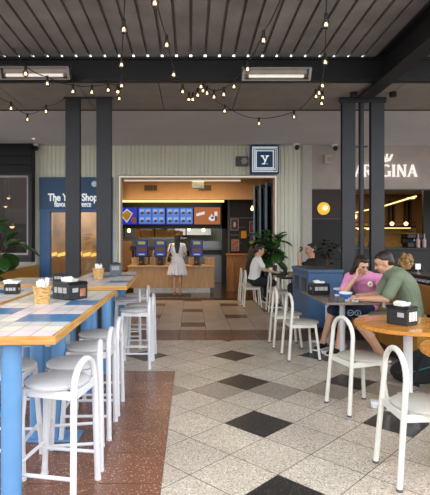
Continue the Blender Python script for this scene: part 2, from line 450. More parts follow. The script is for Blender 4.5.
# ------------------------------------------------------------------ shop front
def corrugated(x0, x1, z0, z1, y=FY, pitch=.105, dep=.02):
    m = MB(); prof = []; x = x0
    while x < x1 - 1e-4:
        for fx, d in ((0, 0), (.55, 0), (.68, dep), (.87, dep)):
            if x + fx * pitch <= x1: prof.append((x + fx * pitch, y + d))
        x += pitch
    prof.append((x1, y))
    A = [m.bm.verts.new((px, py, z0)) for px, py in prof]; B = [m.bm.verts.new((px, py, z1)) for px, py in prof]
    for k in range(len(prof) - 1): m.bm.faces.new((A[k], A[k+1], B[k+1], B[k]))
    m.box((x0, y + .05, z0), (x1, y + .14, z1)); return m
OX0, OX1, OZ = wx(121.5, FY), wx(274, FY), wz(178.5, FY)       # shop opening
BX0, BX1, BZ1, BZ0 = wx(40, FY), wx(113, FY), wz(177.5, FY), wz(208.5, FY)   # blue sign panel
WX0, WX1, WZ0, WZ1 = wx(50, FY), wx(108, FY), wz(282, FY), wz(212, FY)       # window under it
LX = wx(31.2, FY)
struct(corrugated(LX, BX0, 0, CEIL), 'wall_back_corrugated', 'corr')
struct(corrugated(BX0, BX1, BZ1, CEIL), 'wall_back_corrugated', 'corr')
struct(corrugated(BX1, OX0 - .06, 0, CEIL), 'wall_back_corrugated', 'corr')
struct(corrugated(OX0 - .06, OX1 + .06, OZ + .06, CEIL), 'wall_back_corrugated', 'corr')
PX0 = wx(301.8, FY); PX1 = wx(311.3, FY)
struct(corrugated(OX1 + .06, PX0, 0, CEIL), 'wall_back_corrugated', 'corr')
m = MB(); m.box((PX0, FY - .06, 0), (PX1, FY + .2, CEIL)); struct(m, 'wall_pier', 'pier')
# opening frame with light strip
m = MB(); m.box((OX0 - .075, FY - .05, 0), (OX0, FY + .16, OZ + .075)); m.box((OX1, FY - .05, 0), (OX1 + .075, FY + .16, OZ + .075)); m.box((OX0, FY - .05, OZ), (OX1, FY + .16, OZ + .075)); struct(m, 'trim_2', 'frame')
m = MB(); m.box((OX0 - .05, FY - .065, 0), (OX0 - .022, FY - .05, OZ + .05)); m.box((OX1 + .022, FY - .065, 0), (OX1 + .05, FY - .05, OZ + .05)); m.box((OX0 - .05, FY - .065, OZ + .022), (OX1 + .05, FY - .05, OZ + .05))
tag(m.build('light_strip', 'ledsoft'), 'thin white light strip framing the open shop front', 'light strip')
# blue panel + window 1
s = thing('shop_sign', 'wide blue shop sign panel with white lettering above the blue framed window', 'sign', (0, FY - .05, 0))
m = MB(); m.box((BX0, -.02, BZ0 - .02), (BX1, .10, BZ1), .01); m.build('sign_panel', 'signblue', s)
cxs = wx(73.6, FY)
text('lettering', 'The Yiros Shop', .25, (cxs, -.03, wz(198, FY)), 'white_sign', s, .012, .006, sx=.76)
text('lettering', 'flavours of greece', .20, (cxs, -.03, wz(204.5, FY)), 'white_sign', s, .01, .002, sx=.62)
m = MB(); m.box((BX0, FY - .04, 0), (WX0, FY + .14, BZ0)); m.box((WX1, FY - .04, 0), (BX1, FY + .14, BZ0)); m.box((WX0, FY - .04, WZ1), (WX1, FY + .14, BZ0 - .02)); m.box((WX0, FY - .04, 0), (WX1, FY + .14, WZ0))
xm = (WX0 + WX1) / 2
m.box((BX0 - .0, FY - .07, BZ0 - .06), (BX1, FY - .03, BZ0 - .02)); struct(m, 'window_1', mat('window_blue', '#2f5f92', .4))
m = MB(); m.box((WX0, FY + .04, WZ0), (WX1, FY + .05, WZ1)); struct(m, 'window_1_pane', glass('window_reflective', '#e8eef0', .02, .02, .6))
m = MB(); m.sph((wx(95.5, FY), FY - .11, wz(184.5, FY)), .075, 16); m.cyl((wx(95.5, FY), FY - .07, wz(184.5, FY)), (wx(95.5, FY), FY - .1, wz(184.5, FY)), .06)
tag(m.build('wall_lamp', 'signpale', smooth=True), 'round pale lamp on the blue sign panel beside a column', 'lamp')

# square y sign
SX0, SX1, SZ0, SZ1 = wx(249.6, FY), wx(277.6, FY), wz(174.4, FY), CEIL - .03
SC = V(((SX0 + SX1) / 2, 0, (SZ0 + SZ1) / 2)); HS = (SX1 - SX0) / 2
s = thing('square_sign', 'square dark blue lightbox sign with nested pale frames and a white letter y', 'sign', (SC.x, FY - .12, SC.z))
m = MB(); m.box((-HS, -.06, -HS), (HS, .12, HS), .012); m.build('sign_box', 'signdeep', s)
def ring(mb, a, b, y0, y1):
    mb.box((-a, y0, -a), (-b, y1, a)); mb.box((b, y0, -a), (a, y1, a)); mb.box((-b, y0, b), (b, y1, a)); mb.box((-b, y0, -a), (b, y1, -b))
m = MB(); ring(m, HS * .88, HS * .84, -.075, -.06); ring(m, HS * .63, HS * .57, -.075, -.06); ring(m, HS * .75, HS * .72, -.075, -.06); m.build('sign_frame', 'white_sign', s)
m = MB(); 
m.box((-HS*.84, -.07, -HS*.84), (-HS*.78, -.06, HS*.84)); m.box((-HS*.84, -.07, -HS*.84), (HS*.6, -.06, -HS*.78)); m.box((-HS*.84, -.07, HS*.78), (HS*.84, -.06, HS*.84)); m.box((-HS*.72, -.07, -HS*.72), (-HS*.63, -.06, HS*.72)); m.box((-HS*.72, -.07, -HS*.72), (HS*.72, -.06, -HS*.63))
m.build('sign_inlay', 'signpale', s)
k = HS * .27; m = MB()
m.prism([(-.85*k, .9*k), (-.42*k, .9*k), (.16*k, -.25*k), (.0*k, -.62*k)], -.078, -.06)
m.prism([(.48*k, .9*k), (.86*k, .9*k), (.05*k, -1.12*k), (-.33*k, -1.12*k)], -.078, -.06)
for xa, xb, za, zb in ((-1.08, -.2, .74, 1.02), (.22, 1.08, .74, 1.02), (-.75, .1, -1.3, -1.02)): m.box((xa*k, -.078, za*k), (xb*k, -.06, zb*k))
for xx in (.32, .62): m.box((xx*k, -.075, -1.22*k), ((xx+.16)*k, -.06, -1.06*k))
m.build('letter', 'white_sign', s)
# speaker, cameras
def wall_box(u0, u1, v0, v1, name, label, cat, m_, dep=.12, fy=FY):
    t = thing(name, label, cat, (wx((u0+u1)/2, fy), fy - .0, wz((v0+v1)/2, fy)))
    w, h = wx(u1, fy) - wx(u0, fy), wz(v0, fy) - wz(v1, fy); m = MB(); m.box((-w/2, -dep, -h/2), (w/2, 0, h/2), .015); m.build('housing', m_, t)
    m = MB(); m.cyl((w*.18, -dep - .012, 0), (w*.18, -dep, 0), h*.33, seg=18); m.build('grille', 'frame', t, True); return t
wall_box(235.5, 247.5, 157, 166.5, 'speaker', 'grey rectangular speaker on the corrugated wall beside the square sign', 'speaker', 'rubber')
wall_box(323.5, 330.5, 155.5, 164, 'speaker', 'small square grey sounder on the taupe wall right of the pier', 'speaker', 'pier')
def dome(u, v, label, fy=FY - .15):
    t = thing('security_camera', label, 'camera', (wx(u, fy), fy, CEIL))
    m = MB(); m.cyl((0, 0, -.035), (0, 0, 0), .07, seg=18); m.cyl((0, 0, -.07), (0, -.0, -.03), .035, seg=12); m.build('mount', 'white', t, True)
    m = MB(); m.sph((.02, -.02, -.1), .06, 14); m.build('lens_ball', 'black', t, True)
dome(35.5, 145, 'small white dome camera at the soffit above the left end of the corrugated wall')
dome(296, 145, 'small white dome camera at the soffit right of the square sign', FY - .25)
dome(334.5, 145, 'small white dome camera at the soffit beside the right black columns')

# left tenancy: black weatherboards, window 2
GY = FY - .25; A0, A1 = -7.5, wx(31.2, GY); Wx1 = wx(27, GY); Wz1, Wz0 = wz(177.5, GY), wz(253, GY); Wx0 = -6.6
m = MB(); b = .21
def boards(mb, x0, x1, z0, z1, y):
    z = z0
    while z < z1 - .02:
        t = min(z + b, z1); mb.prism([(0, z), (-.06, z), (-.008, t), (0, t)], x0, x1, (0, y, 0), ((0, 1, 0), (0, 0, 1), (1, 0, 0))); z += b
boards(m, Wx1 + .12, A1, 0, CEIL, GY); boards(m, A0, Wx0, 0, CEIL, GY); boards(m, Wx0, Wx1 + .12, Wz1 + .1, CEIL, GY); boards(m, Wx0, Wx1 + .12, 0, Wz0 - .1, GY)
m.box((Wx1 + .1, GY, 0), (A1, FY + .2, CEIL)); m.box((A0, GY, 0), (Wx1 + .12, GY + .1, Wz0 - .08)); m.box((A0, GY, Wz1 + .08), (Wx1 + .12, GY + .1, CEIL))
struct(m, 'wall_left_weatherboard', 'board')
m = MB(); f = .045
m.box((Wx0, GY - .02, Wz1), (Wx1 + f, GY + .06, Wz1 + f)); m.box((Wx1, GY - .02, Wz0 - f), (Wx1 + f, GY + .06, Wz1)); m.box((Wx0, GY - .02, Wz0 - f), (Wx1, GY + .06, Wz0)); m.box((-5.6, GY - .02, Wz0), (-5.55, GY + .06, Wz1)); m.mi = 1
m.box((Wx1 + f, GY - .05, Wz0 - .12), (Wx1 + .13, GY + .1, Wz1 + .12)); m.box((Wx0, GY - .05, Wz1 + f), (Wx1 + f, GY + .1, Wz1 + .12)); m.box((Wx0, GY - .05, Wz0 - .12), (Wx1 + f, GY + .1, Wz0 - f))
struct(m, 'window_2', ['frame', 'board'])
m = MB(); m.box((Wx0, GY + .02, Wz0), (Wx1, GY + .03, Wz1)); struct(m, 'window_2_pane', glass('window_dark_glass', '#c8c4c0', .0, .02, .35))
# room behind window 2
m = MB(); m.box((-7.5, 15, 0), (-3.95, 15.1, 3.7)); m.box((-3.95, FY + .3, 0), (-3.85, 15, 3.7)); m.box((-7.5, FY, 3.6), (-3.95, 15, 3.7)); m.box((-7.6, FY, 0), (-7.5, 15, 3.7)); struct(m, 'wall_left_room', mat('brown_room', '#53351f', .8))
m = MB(); m.box((-5.6, 14.2, 1.95), (-4.3, 14.9, 2.4)); m.box((-5.2, 14.0, .3), (-4.15, 14.9, 1.8)); tag(m.build('cupboard', 'pot'), 'grey cupboard seen through the window in the black wall', 'cupboard')
def pend(u, v, Y, label, r=.1, drop=.5, group=None):
    x, z = wx(u, Y), wz(v, Y); t = thing('pendant_lamp', label, 'lamp', (x, Y, z), 0, group)
    m = MB(); m.tube([(0, 0, .05), (0, 0, drop)], .008, 6); m.build('cord', 'black', t)
    m = MB(); m.lathe([(.03, .07), (r, 0), (r, -.012), (.0, .05)], seg=18); m.build('shade', 'black', t, True)
    m = MB(); m.sph((0, 0, 0), r * .55, 10); m.build('bulb', 'lamp', t, True)
pend(8.5, 197.5, 13.2, 'upper small lamp glowing behind the window in the black wall', .09, .75)
pend(5.5, 206, 13.6, 'lower small lamp glowing behind the window in the black wall', .09, .9)
pend(12, 226, 12.6, 'yellow lamp low behind the window above the leafy plant', .12, 1.3)
m = MB(); m.cyl((wx(18, 13), 13, 3.58), (wx(18, 13), 13, 3.6), .08); tag(m.build('downlight', 'lamp'), 'small ceiling downlight at top corner of the dark window', 'downlight')

# right tenancy
TZ = wz(189, FY); TX = wx(345, FY); HZ = wz(218.5, FY)
m = MB(); m.box((PX1, FY, TZ), (10, FY + .2, CEIL)); struct(m, 'wall_right_sign_band', 'taupe')
m = MB(); m.box((PX1, FY + .02, HZ), (TX, FY + .2, TZ)); struct(m, 'wall_right_panel', 'brownpanel')
m = MB(); m.box((PX1, FY + .01, 0), (TX, FY + .2, HZ - .02)); struct(m, 'wall_right_lower_panel', 'darkpanel')
m = MB(); m.box((PX1, FY - .0, HZ - .02), (TX, FY + .2, HZ)); m.box((PX1, FY - .02, TZ - .03), (10, FY + .0, TZ)); struct(m, 'trim_3', 'pot')
t = thing('wall_light', 'round brass wall light glowing on the dark brown panel', 'lamp', (wx(323.5, FY), FY + .02, wz(208.5, FY)))
m = MB(); m.cyl((0, -.03, 0), (0, 0, 0), .155, seg=32); m.build('disc', 'brass', t, True)
m = MB(); m.sph((.03, -.07, .01), .055, 16); m.build('globe', 'lamp', t, True)
# lettering: flared capitals built from strokes
def strokes(mb, segs, x, h):
    for (xa, za, xb, zb, w) in segs:
        a, b_ = V((xa, za)), V((xb, zb)); d = (b_ - a).normalized(); n = V((-d.y, d.x)) * w / 2
        mb.prism([((x + p.x * h), p.y * h) for p in (a - n, b_ - n, b_ + n, a + n)], -.03, .03)
TK, TN, SF = .145, .07, .06
def arc(cx, cz, rx, rz, a0, a1, n, w): 
    pts = [(cx + rx * math.cos(rad(a0 + (a1 - a0) * i / n)), cz + rz * math.sin(rad(a0 + (a1 - a0) * i / n))) for i in range(n + 1)]
    return [(p[0], p[1], q[0], q[1], w) for p, q in zip(pts, pts[1:])]
G = {'L': (.55, [(.1, 0, .1, 1, TK), (0, .03, .52, .03, TN), (.5, 0, .5, .2, SF), (-.02, .97, .22, .97, SF)]),
     'A': (.78, [(.06, 0, .39, 1, TN), (.38, 1, .68, 0, TK), (.18, .33, .58, .33, SF), (-.04, .03, .16, .03, SF), (.56, .03, .8, .03, SF)]),
     'R': (.68, [(.1, 0, .1, 1, TK), (.1, .97, .38, .97, TN), (.1, .5, .38, .5, TN)] + arc(.36, .735, .2, .235, 90, -90, 8, .10) + [(.34, .5, .62, 0, TK), (-.02, .03, .22, .03, SF)]),
     'E': (.58, [(.1, 0, .1, 1, TK), (0, .03, .52, .03, TN), (0, .97, .5, .97, TN), (.1, .51, .42, .51, TN), (.5, 0, .5, .2, SF), (.48, .8, .48, 1, SF)]),
     'G': (.86, arc(.45, .5, .38, .46, 50, 318, 16, .11) + [(.72, .02, .72, .42, TK), (.56, .43, .84, .43, SF)]),
     'I': (.3, [(.12, 0, .12, 1, TK), (0, .03, .24, .03, SF), (0, .97, .24, .97, SF)]),
     'N': (.82, [(.1, 0, .1, 1, TN), (.1, 1, .68, 0, TK), (.68, 0, .68, 1, TN), (-.02, .03, .22, .03, SF), (.56, .97, .8, .97, SF)])}
HL = wz(165, FY) - wz(176.8, FY)
s = thing('illuminated_sign', 'white illuminated shop lettering with crown on the taupe band right', 'sign', (0, FY - .04, wz(176.8, FY)))
word = 'REGINA'; wd = sum(G[c_][0] + .1 for c_ in word) * HL
x = wx(417.5, FY) - wd
m = MB()
for c_ in word: strokes(m, G[c_][1], x, HL); x += (G[c_][0] + .1) * HL
x = wx(354.2, FY) - .66 * HL
for c_ in 'LA': strokes(m, G[c_][1], x, HL); x += (G[c_][0] + .1) * HL
m.build('lettering', 'letter', s)
cw = wx(386.6, FY); zc = wz(161.5, FY) - wz(176.8, FY); m = MB()
strokes(m, [(-.35, 0, .35, .1, .16)] , cw, .3)
m = MB()
def cst(a, b_, w):
    a, b_ = V(a), V(b_); d = (b_ - a).normalized(); n = V((-d.y, d.x)) * w / 2
    m.prism([(cw + p.x*.8, zc + p.y*.8) for p in (a - n, b_ - n, b_ + n, a + n)], -.03, .03)
for a, b_, w in (((-.06, 0), (.07, .03), .045), ((-.06, 0), (-.10, .11), .04), ((-.10, .1), (-.03, .07), .03), ((-.03, .06), (-.01, .17), .03), ((.07, .03), (.13, .17), .045), ((.06, .04), (.02, .08), .03)): cst(a, b_, w)
for px, pz in ((-.11, .13), (-.01, .2), (.14, .19)): m.cyl((cw + px*.8, -.03, zc + pz*.8), (cw + px*.8, .03, zc + pz*.8), .02, seg=12)
m.build('crown', 'letter', s)

# right restaurant interior
RX0, RX1, RY1 = TX + .0, 10.5, 18.
m = MB(); m.box((RX0 - .1, RY1, 0), (RX1, RY1 + .1, 3.4)); struct(m, 'wall_restaurant_back', 'timberwall')
m = MB(); m.box((RX0 - .05, FY + .2, 0), (RX0, RY1, 3.4)); struct(m, 'wall_restaurant_left', 'timberwall')
m = MB(); m.box((RX1, FY + .2, 0), (RX1 + .1, RY1, 3.4)); struct(m, 'wall_restaurant_right', 'timberwall')
m = MB(); m.box((RX0 - .1, FY + .2, 3.2), (RX1, RY1, 3.3)); struct(m, 'ceiling_restaurant', 'taupe')
m = MB(); m.box((wx(423.5, 14.6), 14.6, 0), (10, 14.7, 3.2)); struct(m, 'wall_restaurant_partition', 'blackwall')
# angled light cove
a, b_ = V((wx(384, 15.5), 15.5, wz(206, 15.5))), V((wx(416, 12.5), 12.5, wz(196.3, 12.5))); a2 = V((wx(350, 17.5), 17.5, wz(214, 17.5)))
m = MB(); d = (b_ - a).normalized()
m.tube([a2, a, b_], .024, 8); t = thing('light_strip', 'slanting warm light strip near the restaurant ceiling', 'light strip'); m.build('light_tube', 'led', t)
for q in (a2, a, b_):
    m = MB(); m.cyl(q + V((0, 0, .02)), (q.x, q.y, 3.2), .006, seg=8); m.build('hanger', 'black', t)
m = MB(); m.box((RX0, 17.9, wz(247, 17.9)), (wx(416, 17.9), 17.98, wz(228.5, 17.9))); struct(m, 'wall_restaurant_tiles', mat('olive_tiles', '#a98d5e', .3, noise=.25, scale=9))
m = MB(); m.cyl((wx(411, 13.5), 13.5, wz(198.6, 13.5)), (wx(411, 13.5), 13.5, wz(198.6, 13.5) + .03), .1); tag(m.build('downlight', 'lamp'), 'round downlight in the restaurant ceiling below the lettering', 'downlight')
for k, (u0, u1) in enumerate(((390, 391.3), (394, 395.4), (406.2, 407.6), (410.3, 412))):
    m = MB(); m.box((wx(u0, 17.7), 17.7, wz(226, 17.7)), (wx(u1, 17.7), 17.9, wz(201, 17.7)))
    tag(m.build('wall_batten', 'brownpanel'), 'thin dark upright batten on the warm timber restaurant wall', 'batten', 'upright battens on the restaurant wall')
t = thing('back_bar_shelf', 'long lit shelf with dark rail on the restaurant back wall', 'shelf', (0, 17.4, 0))
m = MB(); m.box((wx(352, 17.4), 0, wz(227.5, 17.4)), (wx(416, 17.4), .4, wz(225.5, 17.4))); m.box((wx(352, 17.4), 0, wz(222.6, 17.4)), (wx(416, 17.4), .05, wz(221.8, 17.4))); m.build('board', 'brownpanel', t)
m = MB(); m.box((wx(352, 17.4), .02, wz(228.5, 17.4)), (wx(411, 17.4), .1, wz(227.6, 17.4))); m.build('light_strip', 'led', t)
for u, v, lb in ((392, 225, 'left glowing globe lamp standing on the restaurant shelf'), (406, 222.8, 'taller glowing jar lamp on the restaurant shelf'), (355, 217, 'glowing lamp seen between the right columns'), (358.5, 228, 'small wall lamp seen low between the right columns'), (367.5, 228, 'small lamp seen beside the second right column')):
    Y = 17.55 if 'shelf' in lb else 17.92; m = MB(); m.sph((0, 0, .06), .075, 12); m.cyl((0, 0, -.02), (0, 0, .03), .045); tag(m.build('globe_lamp', 'lamp', smooth=True, loc=(wx(u, Y), Y, wz(225.5, 17.4) + .02 if 'shelf' in lb else wz(v, Y) - .04)), lb, 'lamp')
t = thing('bar_counter', 'black restaurant bar counter with dark top behind the bottles', 'counter', (0, 13.6, 0))
m = MB(); m.box((wx(352, 13.6), 0, 0), (9, .6, wz(250, 13.6))); m.build('body', 'blackwall', t)
m = MB(); m.box((wx(350, 13.6), -.05, wz(250, 13.6)), (9.05, .65, wz(247.6, 13.6)), .01); m.build('worktop', 'black', t)
def bottle(u, v, Y, h, label, m_='bottle'):
    z = wz(v, Y); m = MB(); r = h * .135
    m.lathe([(0, 0), (r, 0), (r, h*.5), (r*.85, h*.6), (r*.38, h*.72), (r*.34, h*.95), (r*.42, h*.95), (r*.42, h), (0, h)], seg=16)
    return tag(m.build('bottle', m_, smooth=True, loc=(wx(u, Y), Y, z)), label, 'bottle')
bottle(418, 247.6, 13.75, .40, 'left of the two pale pink bottles on the black bar counter')
bottle(424.3, 247.6, 13.75, .40, 'right of the two pale pink bottles on the black bar counter')
t = thing('coffee_machine', 'black coffee machine on the bar counter left of the bottles', 'machine', (wx(413, 14), 14, wz(247.6, 13.8)))
m = MB(); m.box((-.25, -.2, 0), (.25, .2, .16), .02); m.box((-.27, -.22, .26), (.27, .22, .42), .03); m.box((-.27, .05, .1), (.27, .22, .3)); m.build('body', 'black', t)
m = MB(); m.cyl((-.1, -.3, .22), (-.1, -.1, .24), .025); m.build('handle', 'steel', t)
for k in range(5):
    bottle(352 + k * 3 + (8 if k > 2 else 0), 252, 14.1, .3, 'dark bottle on the bar seen between the right columns', 'pot')['group'] = 'bar bottles between columns'

# ------------------------------------------------------------------ yiros shop interior
IX0, IX1 = -3.8, 3.1; BYW = 15.
m = MB(); m.box((IX0, FY + .14, 3.2), (IX1, 18, 3.3)); struct(m, 'ceiling_shop', 'orangewall')
m = MB(); m.box((IX0 - .1, FY + .14, 0), (IX0, 18, 3.3)); struct(m, 'wall_shop_left', 'orangewall')
m = MB(); m.box((IX1, FY + .14, 0), (IX1 + .1, 18, 3.3)); struct(m, 'wall_shop_right', 'blackwall')
m = MB(); m.box((IX0, 13.35, wz(199.5, 13.35)), (IX1, 13.45, 3.2)); struct(m, 'wall_shop_bulkhead', 'orangewall')
KX0, KX1 = wx(121, BYW), wx(222, BYW)
m = MB(); m.box((IX0, BYW, wz(228.5, BYW)), (IX1, BYW + .12, 3.2)); m.box((wx(222, BYW), BYW, 0), (IX1, BYW + .12, 3.2)); struct(m, 'wall_shop_back', 'blackwall')
m = MB(); m.box((IX0, 17.6, 0), (IX1, 17.7, 3.2)); struct(m, 'wall_kitchen_back', 'kitchen')
m = MB(); m.box((wx(118, 13.3), 13.28, wz(202.2, 13.3)), (wx(224, 13.3), 13.34, wz(200.2, 13.3))); tag(m.build('light_strip', 'led'), 'long yellow light strip under the orange bulkhead', 'light strip')
m = MB(); m.box((OX0 + .05, FY + .1, OZ - .05), (wx(241, FY), FY + .16, OZ - .02)); tag(m.build('light_strip', 'ledsoft'), 'pale light strip inside the top of the shop opening', 'light strip')
for u0, u1, lb in ((143.5, 158, 'left air grille in the orange bulkhead above the blue screens'), (198, 212, 'right air grille in the orange bulkhead behind the hanging air unit')):
    Y = 13.33; t = thing('air_vent', lb, 'vent', (wx((u0+u1)/2, Y), Y, wz(188, Y))); w = wx(u1, Y) - wx(u0, Y)
    m = MB(); ring2 = ((-w/2, -.1), (w/2, .1)); m.box((-w/2, -.02, .08), (w/2, .0, .1)); m.box((-w/2, -.02, -.1), (w/2, 0, -.08)); m.box((-w/2, -.02, -.08), (-w/2 + .02, 0, .08)); m.box((w/2 - .02, -.02, -.08), (w/2, 0, .08)); m.build('frame', 'orangewall', t)
    m = MB(); m.box((-w/2 + .02, -.004, -.08), (w/2 - .02, 0, .08)); m.build('backing', 'brownpanel', t)
    m = MB()
    for q in range(9): m.box((-w/2 + .03 + q * (w - .07)/8, -.015, -.08), (-w/2 + .04 + q * (w - .07)/8, -.004, .08))
    m.build('grille', 'timberwall', t)
Y = 12.4; t = thing('air_unit', 'small cream air unit hanging below the top of the shop opening', 'air unit', (wx(198, Y), Y, wz(185.5, Y)))
m = MB(); m.box((-.16, -.1, -.09), (.16, .1, .1), .015); m.build('casing', 'kitchen', t)
m = MB(); m.cyl((0, 0, .1), (0, 0, 3.2 - wz(185.5, Y)), .015); m.build('hanger', 'frame', t)
# menu screens
def screen(u0, u1, v0, v1, Y, label, kind):
    x0, x1, z0, z1 = wx(u0, Y), wx(u1, Y), wz(v1, Y), wz(v0, Y)
    t = thing('menu_screen', label, 'screen', ((x0+x1)/2, Y, (z0+z1)/2)); w, h = (x1-x0)/2, (z1-z0)/2
    m = MB(); m.box((-w, -.03, -h), (w, .03, h), .008); m.build('housing', 'black', t)
    w -= .012; h -= .012; y = -.031
    m = MB(); mats = {'blue': 'screenblue', 'menu': 'screenblue', 'orange': 'screenorange'}
    m.box((-w, y - .002, -h), (w, y + .004, h)); m.build('display', mats[kind], t)
    def q(xa, xb, za, zb, mt, nm): 
        g = MB(); g.box((xa, y - .006, za), (xb, y - .001, zb)); g.build(nm, mt, t)
    if kind == 'menu':
        g = MB()
        for half in range(2):
            xa = -w + .02 + half * w; xb = xa + w - .03
            g.mi = 0; g.box((xa, y - .004, -h + .02), (xb, y - .001, h - .02))
            for r in range(2):
                for cc in range(2 if int(u0) % 2 == 0 else 3):
                    n = 2 if int(u0) % 2 == 0 else 3
                    cw_ = (xb - xa) / n; px = xa + cc * cw_ + .02; pz = -h + .04 + r * (h - .01)
                    g2 = MB(); g2.box((px, y - .007, pz + .09), (px + cw_ * .7, y - .004, pz + h * .68)); g2.build('menu_print', 'screenpale', t)
                    g3 = MB(); g3.sph((px + cw_ * .42, y - .006, pz + .07), (cw_ * .28, .004, .045), 8); g3.build('dish_print', 'screenfood2', t)
        g.build('panel_area', 'screenlight', t)
    if kind == 'blue':
        g = MB(); g.prism([(-w*.95, .03), (-w*.2, h*.85), (w*.5, .08), (-w*.2, -h*.8)], y - .006, y - .001); g.build('tray_outline', 'screenwhite', t)
        g = MB(); g.prism([(-w*.85, .03), (-w*.2, h*.7), (w*.42, .07), (-w*.2, -h*.66)], y - .009, y - .006)
        g.build('dish_picture', mat('dish_mix', '#a8842c', .6, noise=.6, scale=22, emit='#8a6a20', estr=.25), t)
        g = MB(); g.sph((w*.6, y - .004, -h*.5), (w*.3, .005, h*.42), 10); g.sph((-w*.9, y - .004, -h*.75), (w*.1, .005, h*.2), 8); g.build('hand_print', mat('hand_pic', '#7a4a3a', .6, emit='#7a4a3a', estr=.2), t)
    if kind == 'orange':
        g = MB()
        for k2 in range(5): g.prism([(-w*.85 + k2*.1*w*2*.55, -.01 + k2*.012), (-w*.85 + k2*.11*w + .085, .0 + k2*.012), (-w*.85 + k2*.11*w + .095, h*.33 + k2*.012), (-w*.85 + k2*.11*w + .012, h*.33 - .01 + k2*.012)], y - .006, y - .001)
        g.build('headline', 'screenwhite', t)
        g = MB(); g.sph((w*.38, y - .004, -h*.3), (w*.28, .005, h*.3), 12); g.prism([(w*.2, -h*.3), (w*.3, h*.25), (w*.44, -h*.05)], y - .006, y - .001); g.box((w*.55, y - .006, -h*.1), (w*.78, y - .002, h*.5)); g.build('cup_picture', 'screenwhite', t)
        g = MB(); g.box((w*.58, y - .009, -h*.55), (w*.74, y - .004, 0)); g.sph((w*.4, y - .008, -h*.22), (w*.12, .004, h*.14), 8); g.build('drink_picture', 'screenfood2', t)
SY = 14.9
screen(119.8, 137.6, 207.3, 224.8, SY, 'left end menu screen showing a yellow dish on deep blue', 'blue')
screen(138.2, 165.4, 207.3, 224.8, SY, 'pale blue menu screen right of the dish screen', 'menu')
screen(166, 193.2, 207.3, 224.8, SY, 'pale blue menu screen left of the orange screen', 'menu')
screen(193.8, 220.6, 207, 224.8, SY, 'orange promotional menu screen at the right end of the row', 'orange')
# counter
CYF = 12.9; cx0, cx1 = wx(128, CYF), wx(214.3, CYF); ct = wz(265.8, CYF)
t = thing('service_counter', 'long plywood service counter behind the woman in white', 'counter', (0, CYF, 0))
m = MB(); m.box((cx0, 0, .14), (cx1, .75, ct - .04)); m.build('body', 'ply', t)
m = MB(); m.box((cx0 - .02, -.03, ct - .04), (cx1 + .02, .78, ct), .008); m.build('worktop', 'ply', t)
m = MB(); m.box((cx0 + .15, .03, 0), (cx1 - .12, .7, .22)); m.mi = 0; m.build('kick_base', 'stone', t)
for u in (148.8, 171, 193.6, 213.2):
    m = MB(); m.box((wx(u, CYF) - .018, -.012, .2), (wx(u, CYF) + .018, .0, ct - .04)); m.build('panel_joint', 'ply', t)
for u0, u1, lb in ((131.5, 148, 'plywood box on the counter left end beside the first kiosk'), (150, 156, 'narrow plywood block between the first two kiosks'), (165.5, 172, 'plywood block beside the woman in white'), (188.5, 197, 'plywood block left of the third kiosk'), (205, 214.5, 'plywood block at the right end of the counter')):
    m = MB(); m.box((wx(u0, 13.35), 13.3, ct), (wx(u1, 13.35), 13.5, wz(257.5, 13.35)), .006); tag(m.build('counter_box', 'ply'), lb, 'box')
def kiosk(u, label):
    Y = 13.15; t = thing('order_kiosk', label, 'kiosk', (wx(u, Y), Y, ct)); zs = wz(256.8, Y) - ct; zt = wz(239.8, Y) - ct; w = .165
    m = MB(); m.box((-.13, -.1, 0), (.13, .1, .02), .006); m.box((-.075, -.03, .02), (.075, .04, zs + .1), .01); m.build('stand', 'black', t)
    rx = Matrix.Rotation(rad(-8), 3, 'X'); zc = (zs + zt) / 2; h = (zt - zs) / 2
    m = MB(); m.box((-w, -.045, zc - h), (w, -.005, zc + h), .012, rx); m.build('screen_housing', 'black', t)
    for nm, mt, a in (('display', 'kioskblue', (-w+.015, w-.015, -h+.015, h-.015)), ('headline', 'screengreen', (-w*.6, w*.6, h*.45, h*.8)), ('dish_picture', 'screenfood2', (-w*.8, w*.8, -h*.45, h*.1)), ('button_row', 'screenpale', (-w*.5, w*.5, -h*.8, -h*.65))):
        g = MB(); y0 = -.052 if nm != 'display' else -.049
        if nm == 'dish_picture': g.sph((0, y0, -h*.15), (w*.78, .003, h*.32), 14)
        else: g.box((a[0], y0, a[2]), (a[1], -.04, a[3]))
        bmesh.ops.transform(g.bm, matrix=Matrix.Translation((0, -.025, zc)) @ rx.to_4x4() @ Matrix.Translation((0, .025, 0)), verts=g.bm.verts[:]); g.build(nm, mt, t)
    m = MB(); m.box((-w - .16, -.06, zc - .05), (-w - .02, .02, zc + .07), .01); m.box((-w - .05, -.02, zc - .02), (-w + .02, .0, zc + .02)); m.build('card_reader', 'black', t)
    m = MB(); m.cyl((-.02, -.06, .09), (-.02, -.03, .09), .03); m.build('scanner_light', 'red', t)
kiosk(141.8, 'blue self order kiosk at the left end of the counter')
kiosk(160.4, 'blue self order kiosk just left of the woman in white')
kiosk(196.8, 'blue self order kiosk right of the woman in white')
m = MB(); m.box((-2.5, 13.9, 0), (wx(131.5, 13.9), 14.0, wz(241, 13.9)), .01); tag(m.build('service_partition', 'orangewall'), 'plain orange partition at the left end behind the counter', 'partition')
